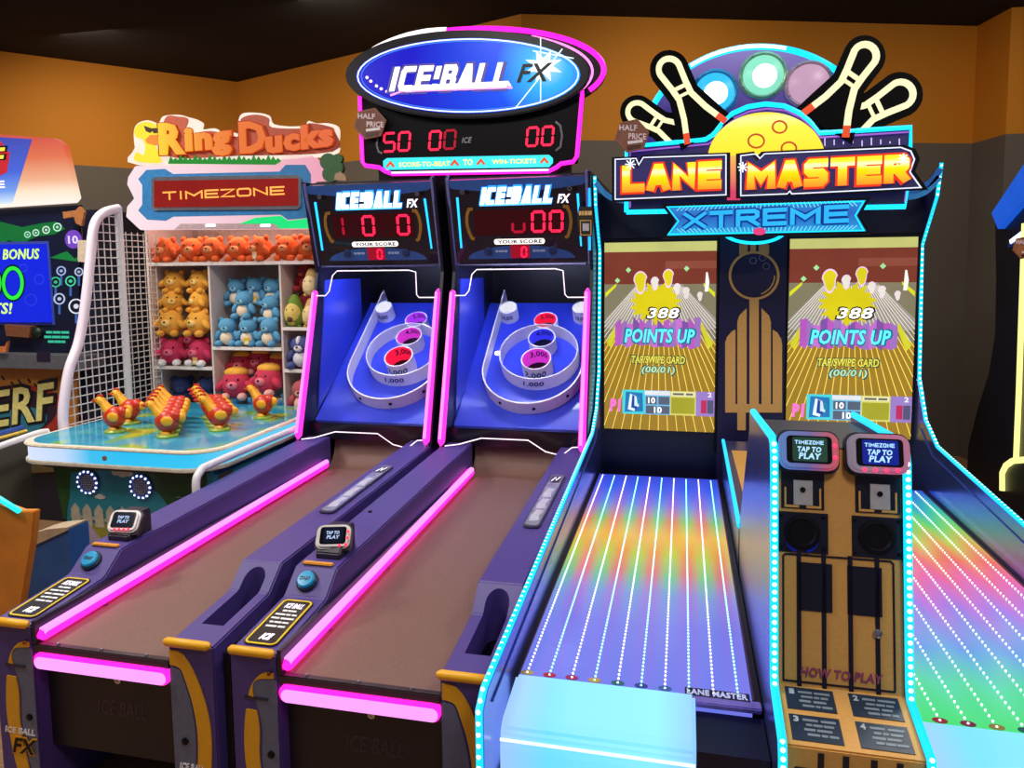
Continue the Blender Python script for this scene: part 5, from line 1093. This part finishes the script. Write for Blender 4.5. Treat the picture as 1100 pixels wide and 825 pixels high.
ow = plush('pinkbird', 2, .34, .0, .215, 'dusty pink plush bird with pale belly on the bottom right shelf', .741, spec=dict(col='#b85860', muz='#e0a080', belly='#e8b8a8', ears=False))

# ================================================================== FOAM BLASTER SHOOTING GAME (left edge)
nf = thing('shooting_game_machine', 'foam blaster shooting game with blue screen and orange marquee at left', 'arcade machine', (-4.0, 4.1, 0))
YN = 3.86; fN = FY(YN)
def N(pts): return T(YN, pts)
box('cabinet_body', M('#14162a', .4), nf, -4.75, -3.52, YN+.02, 4.75, 0, 2.0)
prism('marquee', ramp_mat('lit_marquee_sunset', 'Z', at(40, 219, Y=YN).z, at(40, 150, Y=YN).z, [(0, '#fff4e8'), (.18, '#ffe4c8'), (.35, '#f0b088'), (.7, '#e06a3c'), (1, '#d0402c')], 1.0), nf, fN, N([(-118, 137), (66, 150), (75, 157), (88, 213), (84, 218), (-130, 232)]), .0, .05, bevel=.004)
prism('marquee_blue', ramp_mat('lit_marquee_blue', 'Z', at(40, 219, Y=YN).z, at(40, 150, Y=YN).z, [(0, '#d8ecff'), (.2, '#6c9cf0'), (.5, '#2c58d8'), (1, '#1c34b0')], 1.0), nf, fN, N([(-80, 143), (42, 151), (21, 219), (-105, 228)]), .05, .054)
prism('marquee_splat', E('#c82c34', .9), nf, fN, N([(-72, 158), (-40, 150), (8, 152), (19, 166), (16, 186), (-4, 196), (-60, 200), (-78, 180)]), .054, .057)
ptxt('NERF', YN, -66, 17, 158, 187, .057, .062, E('#241c30', .3), nf, bold=.06, shear=.2); ptxt('NERF', YN, -64, 15, 160, 185, .062, .066, E('#ffe04c', 1.1), nf, bold=.02, shear=.2)
ptxt('ARCADE', YN, -62, 13, 195, 206, .054, .06, E('#ffffff', 1.2), nf, bold=.03)
prism('bezel', M('#101630', .35), nf, fN, N([(-130, 232), (86, 220), (84, 378), (-130, 384)]), -.02, .0)
scn = prism('screen', E('#1426d8', 1.0, rough=.2), nf, fN, N([(-92, 264), (51, 262), (57, 346), (-98, 346)]), .006, .02)
prism('screen_frame', M('#3a4a9c', .3), nf, fN, N([(-95, 261), (53, 259), (60, 349), (-101, 349)]), .0, .006)
LIME = E('#c8f06c', 1.2); GRN = E('#28d83c', 1.2)
ptxt('E BONUS', YN, -3, 45, 267, 279, .020, .022, LIME, scn, bold=.02, shear=.2, slope=.0); 
for cx in (17, -7):
    strip('screen_digit', E('#0c2c34', .4), scn, fN, px_ellipse(YN, cx, 304, 10.5, 16.5, n=30), .040, .020, .021, True); strip('screen_digit', GRN, scn, fN, px_ellipse(YN, cx, 304, 10, 16, n=30), .024, .021, .023, True)
ptxt('TS!', YN, -4, 16, 325, 337, .020, .022, LIME, scn, bold=.02, shear=.2)
for cx, cy, r_ in ((45, 300, 5), (36, 322, 6), (28, 288, 4)): strip('faint_target', E('#2c40e8', .9), scn, fN, px_ellipse(YN, cx, cy, r_, r_, n=18), .006, .020, .021, True)
prism('bezel_swirl', E('#1c7c3c', .7), nf, fN, N([(0, 238), (24, 244), (44, 240), (60, 238), (70, 246), (58, 252), (40, 254), (22, 262), (10, 258), (0, 262)]), .0, .003); prism('bezel_swirl', E('#1c8c44', .7), nf, fN, N([(54, 277), (66, 272), (72, 270), (80, 278), (84, 276), (82, 281), (68, 279)]), .0, .003)
prism('bezel_glow_disc', E('#7848c0', .9), nf, fN, px_ellipse(YN, 79, 257, 9, 10, n=20), .0, .003); ptxt('10', YN, 74, 84, 253, 262, .003, .005, E('#d8c8ff', 1.1), nf)
for cx, cy, r_, c_ in ((30, 252, 3, '#a8e8c8'), (39, 250, 3.2, '#c8f0e0'), (50, 247, 3.6, '#d8f4ec'), (62, 244, 4, '#c8f8e0'), (66, 291, 4.5, '#a8b8f0'), (85, 292, 4, '#b8c4e8'), (60, 303, 5, '#3cc890'), (76, 302, 5, '#4cd8a0'), (64, 321, 5.5, '#c0d0f8'), (82, 329, 7.5, '#e8ecf8')):
    strip('bezel_target', E(c_, .9), nf, fN, px_ellipse(YN, cx, cy, r_, r_, n=18), .007, .0, .004, True); prism('bezel_target_eye', E(c_, .8), nf, fN, px_ellipse(YN, cx, cy, r_*.35, r_*.35, n=10), .0, .004)
    if cy > 280: strip('target_post', E('#4c78c8', .6), nf, fN, N([(cx, cy+r_), (cx, cy+r_+11)]), .014, .0, .003)
for k_, (u0, u1, v_) in enumerate(((50, 74, 357), (48, 74, 362), (52, 70, 367))): p0, p1 = at(u0, v_+2, Y=YN), at(u1, v_-2, Y=YN); dashes(fN, p0.x, p1.x, p0.z, p1.z, .0, .003, E('#3cc8a0', .8), nf, 3)
MB().lathe(fN, at(42, 357, Y=YN).x, at(42, 357, Y=YN).z, [(.035, 0), (.035, .02), (.02, .034), (.004, .036)], 16).build('bezel_knob', M('#14241c', .4), nf, smooth='auto')
prism('holster_board', M('#7a4a30', .5), nf, fN, N([(12, 348), (40, 350), (38, 362), (14, 360)]), .0, .05)
# control shelf and lower art
cz = at(0, 378, Y=YN).z
box('control_shelf', M('#5a5a60', .4), nf, -4.75, -3.53, YN-.12, YN+.02, at(0, 392, Y=YN).z, cz)
prism('shelf_orange_trim', M('#d0743c', .4), nf, FY(YN-.12), T(YN-.12, [(-40, 372), (8, 372), (11, 366), (9, 378), (-40, 380)]), .0, .02)
prism('shelf_slot', M('#241a30', .4), nf, FY(YN-.12), T(YN-.12, [(40, 377), (54, 377), (54, 388), (40, 388)]), .0, .004)
lp = prism('lower_art_panel', M('#c07c34', .5, noise=.15, scale=12), nf, fN, N([(-130, 394), (82, 390), (86, 398), (84, 505), (-130, 514)]), .0, .02)
fL = FY(YN-.02)
def L_(pts): return T(YN-.02, pts)
prism('art_red_oval', M('#a83428', .5), lp, fL, px_ellipse(YN-.02, 10, 447, 62, 33, -8), .0, .003); prism('art_dark_oval', M('#2c1c2c', .5), lp, fL, px_ellipse(YN-.02, 4, 446, 58, 27, -8), .003, .005); prism('art_teal_oval', M('#2c7c94', .5), lp, fL, px_ellipse(YN-.02, 18, 455, 34, 16, -14), .005, .006)
ptxt('NERF', YN-.02, -42, 64, 427, 467, .006, .010, M('#1c1822', .4), lp, bold=.065, shear=.15, slope=.16); ptxt('NERF', YN-.02, -39, 61, 430, 464, .010, .014, M('#e8e08c', .4), lp, bold=.02, shear=.15, slope=.16)
prism('art_dark_band', M('#2c1c28', .5), lp, fL, L_([(-130, 472), (84, 462), (84, 484), (-130, 494)]), .0, .003); ptxt('ARCADE', YN-.02, -48, 50, 472, 481, .006, .009, M('#e0dcd8', .4), lp, bold=.04, slope=.06)
prism('art_ground', M('#5a4a2c', .6), lp, fL, L_([(-130, 492), (84, 482), (84, 505), (-130, 514)]), .0, .003)
for k, (a, b) in enumerate(((2, 404), (12, 410), (20, 408), (30, 407), (37, 412))): strip('art_splatter', M('#3a2418', .5), lp, fL, L_([(a, b), (a+3, b+4)]), .012, .0, .004)
# low barrier in front of the shooting game
br = thing('low_barrier_panel', 'low olive grey barrier with blue and yellow top trim beside the duck game', 'barrier', (-3.32, 2.9, 0))
prism('panel', M('#5c594c', .7, noise=.12, scale=150, bump=.3), br, PX_(-3.33), [(2.1, 0), (3.12, 0), (3.12, .78), (3.08, .80), (2.1, .78)], -.03, 0)
tube('blue_trim', M('#2c4c9c', .4), br, [(-3.345, 2.1, .79), (-3.345, 3.10, .812)], .016, 8); tube('yellow_trim', M('#d8b84c', .4), br, [(-3.325, 2.1, .775), (-3.325, 3.10, .797)], .009, 8)
# ================================================================== ORANGE AND BLUE STAND in the left foreground
st = thing('player_stand', 'blue and orange stand with slanted tan top at the lower left', 'stand', (-2.75, 2.3, 0))
YO = 2.14
prism('orange_panel', M('#d8842a', .5, noise=.1, scale=14), st, FY(YO), T(YO, [(-90, 520), (0, 541), (22, 549), (37, 549), (34, 580), (20, 665), (10, 800), (-90, 800)]), -.03, 0, bevel=.004)
tube('cyan_trim', E('#18d0d8', 1.6), st, [(x, YO-.012, z) for x, z in T(YO, [(-90, 512), (0, 533), (24, 548)])], .010, 8)
YB = 2.42
pb = [(37, 586), (74, 568), (78, 620), (52, 690), (44, 800), (0, 800), (10, 690)]
prism('blue_body', M('#2a5a9c', .5, noise=.1, scale=20), st, FY(YB), T(YB, pb), -.10, 0)
prism('tan_top', M('#b8a48a', .6), st, FY(YB), T(YB, [(37, 586), (38, 572), (52, 568), (74, 566), (74, 569)]), -.09, .006)
prism('mauve_flank', M('#7a6470', .6), st, FY(YB+.08), T(YB+.08, [(73, 568), (90, 590), (82, 604), (64, 648), (60, 700)]), -.1, 0)

# ================================================================== DARK CABINET AT THE RIGHT EDGE
rc = thing('dark_cabinet_machine', 'dark arcade cabinet with blue top and yellow neon strip at right edge', 'arcade machine', (1.75, 3.9, 0))
XR_ = 1.52
def RY(pts, X=XR_): return [(at(u, v, X=X).y, at(u, v, X=X).z) for u, v in pts]
body = RY([(1069, 240), (1070, 300), (1069, 360), (1062, 402), (1050, 440), (1040, 480)])
yb_ = body[0][0]
prism('cabinet_body', M('#191a26', .4), rc, PX_(XR_), [(3.2, 0), (3.2, .95), (3.62, 1.0), (3.62, 2.0)]+[(y, z) for y, z in body]+[(body[-1][0], 0)], 0, .75)
prism('blue_top', E('#1c5cd8', .9), rc, PX_(XR_-.03), RY([(1065, 229), (1102, 173), (1125, 150), (1128, 190), (1102, 212), (1072, 246)], XR_-.03), 0, .78)
prism('lamp_slot', E('#dfeaff', 1.6), rc, PX_(XR_-.012), RY([(1084, 258), (1104, 243), (1120, 235), (1120, 248), (1104, 250), (1085, 262)], XR_-.012), 0, .01)
prism('slot_frame', M('#3050a0', .3), rc, PX_(XR_-.008), RY([(1082, 262), (1104, 238), (1124, 228), (1124, 252), (1104, 256), (1083, 267)], XR_-.008), 0, .008)
YELN = E('#f2f08a', 1.5)
tube('yellow_neon_strip', YELN, rc, [(XR_-.006, y, z) for y, z in RY([(1101, 240), (1098, 330), (1095, 420), (1092, 492)], XR_-.006)], .014, 8)
tube('yellow_neon_strip', YELN, rc, [(XR_-.006, y, z) for y, z in RY([(1077, 527), (1077, 508), (1081, 500), (1088, 495), (1110, 493)], XR_-.006)], .014, 8)
hextag(3.60, 1100, 266, 13, '#a06038', 'orange brown hexagonal price tag on the dark cabinet at right', [('HALF', -.72, .3, -.68, -.3)])
# ---------------- small card stuck between the alley and the bowling game
cdn = thing('sticker_card', 'small dark sticker card on the post between alley and bowling game', 'card', (at(628, 262, Y=3.62).x, 3.62, at(628, 262, Y=3.62).z))
prism('card', M('#2a241c', .4), cdn, FY(3.62), T(3.62, [(622, 222), (636, 222), (638, 236), (636, 254), (623, 254), (620, 236)]), 0, .006, bevel=.001)
strip('card_border', GOLD, cdn, FY(3.62), T(3.62, [(623.5, 237), (635, 237), (635, 252.5), (624, 252.5)]), .004, .006, .008, True); prism('card_panel', M('#b8b0b8', .4), cdn, FY(3.62), T(3.62, [(626, 240), (633, 240), (633, 248), (626, 248)]), .006, .008)
p0, p1 = at(622, 233, Y=3.62), at(636, 225, Y=3.62); dashes(FY(3.62), p0.x, p1.x, p0.z, p1.z, .006, .008, M('#d8b070', .4), cdn, 4)
nt_ = thing('hanging_note', 'small cream note with brown hook beside the shooting game screen', 'note', (at(85, 282, Y=3.80).x, 3.80, at(85, 282, Y=3.80).z))
prism('paper', M('#cfc0a8', .6), nt_, FY(3.80), T(3.80, [(84, 258), (94, 258), (93, 282), (84, 281)]), 0, .004)
prism('hook', M('#a86a3c', .5), nt_, FY(3.80), T(3.80, [(70, 228), (84, 226), (88, 222), (93, 228), (90, 243), (84, 240), (82, 233), (71, 235)]), 0, .02)
tube('string', M('#3a2c20', .6), nt_, [(x, 3.798, z) for x, z in T(3.80, [(88, 243), (89, 258)])], .003, 6)
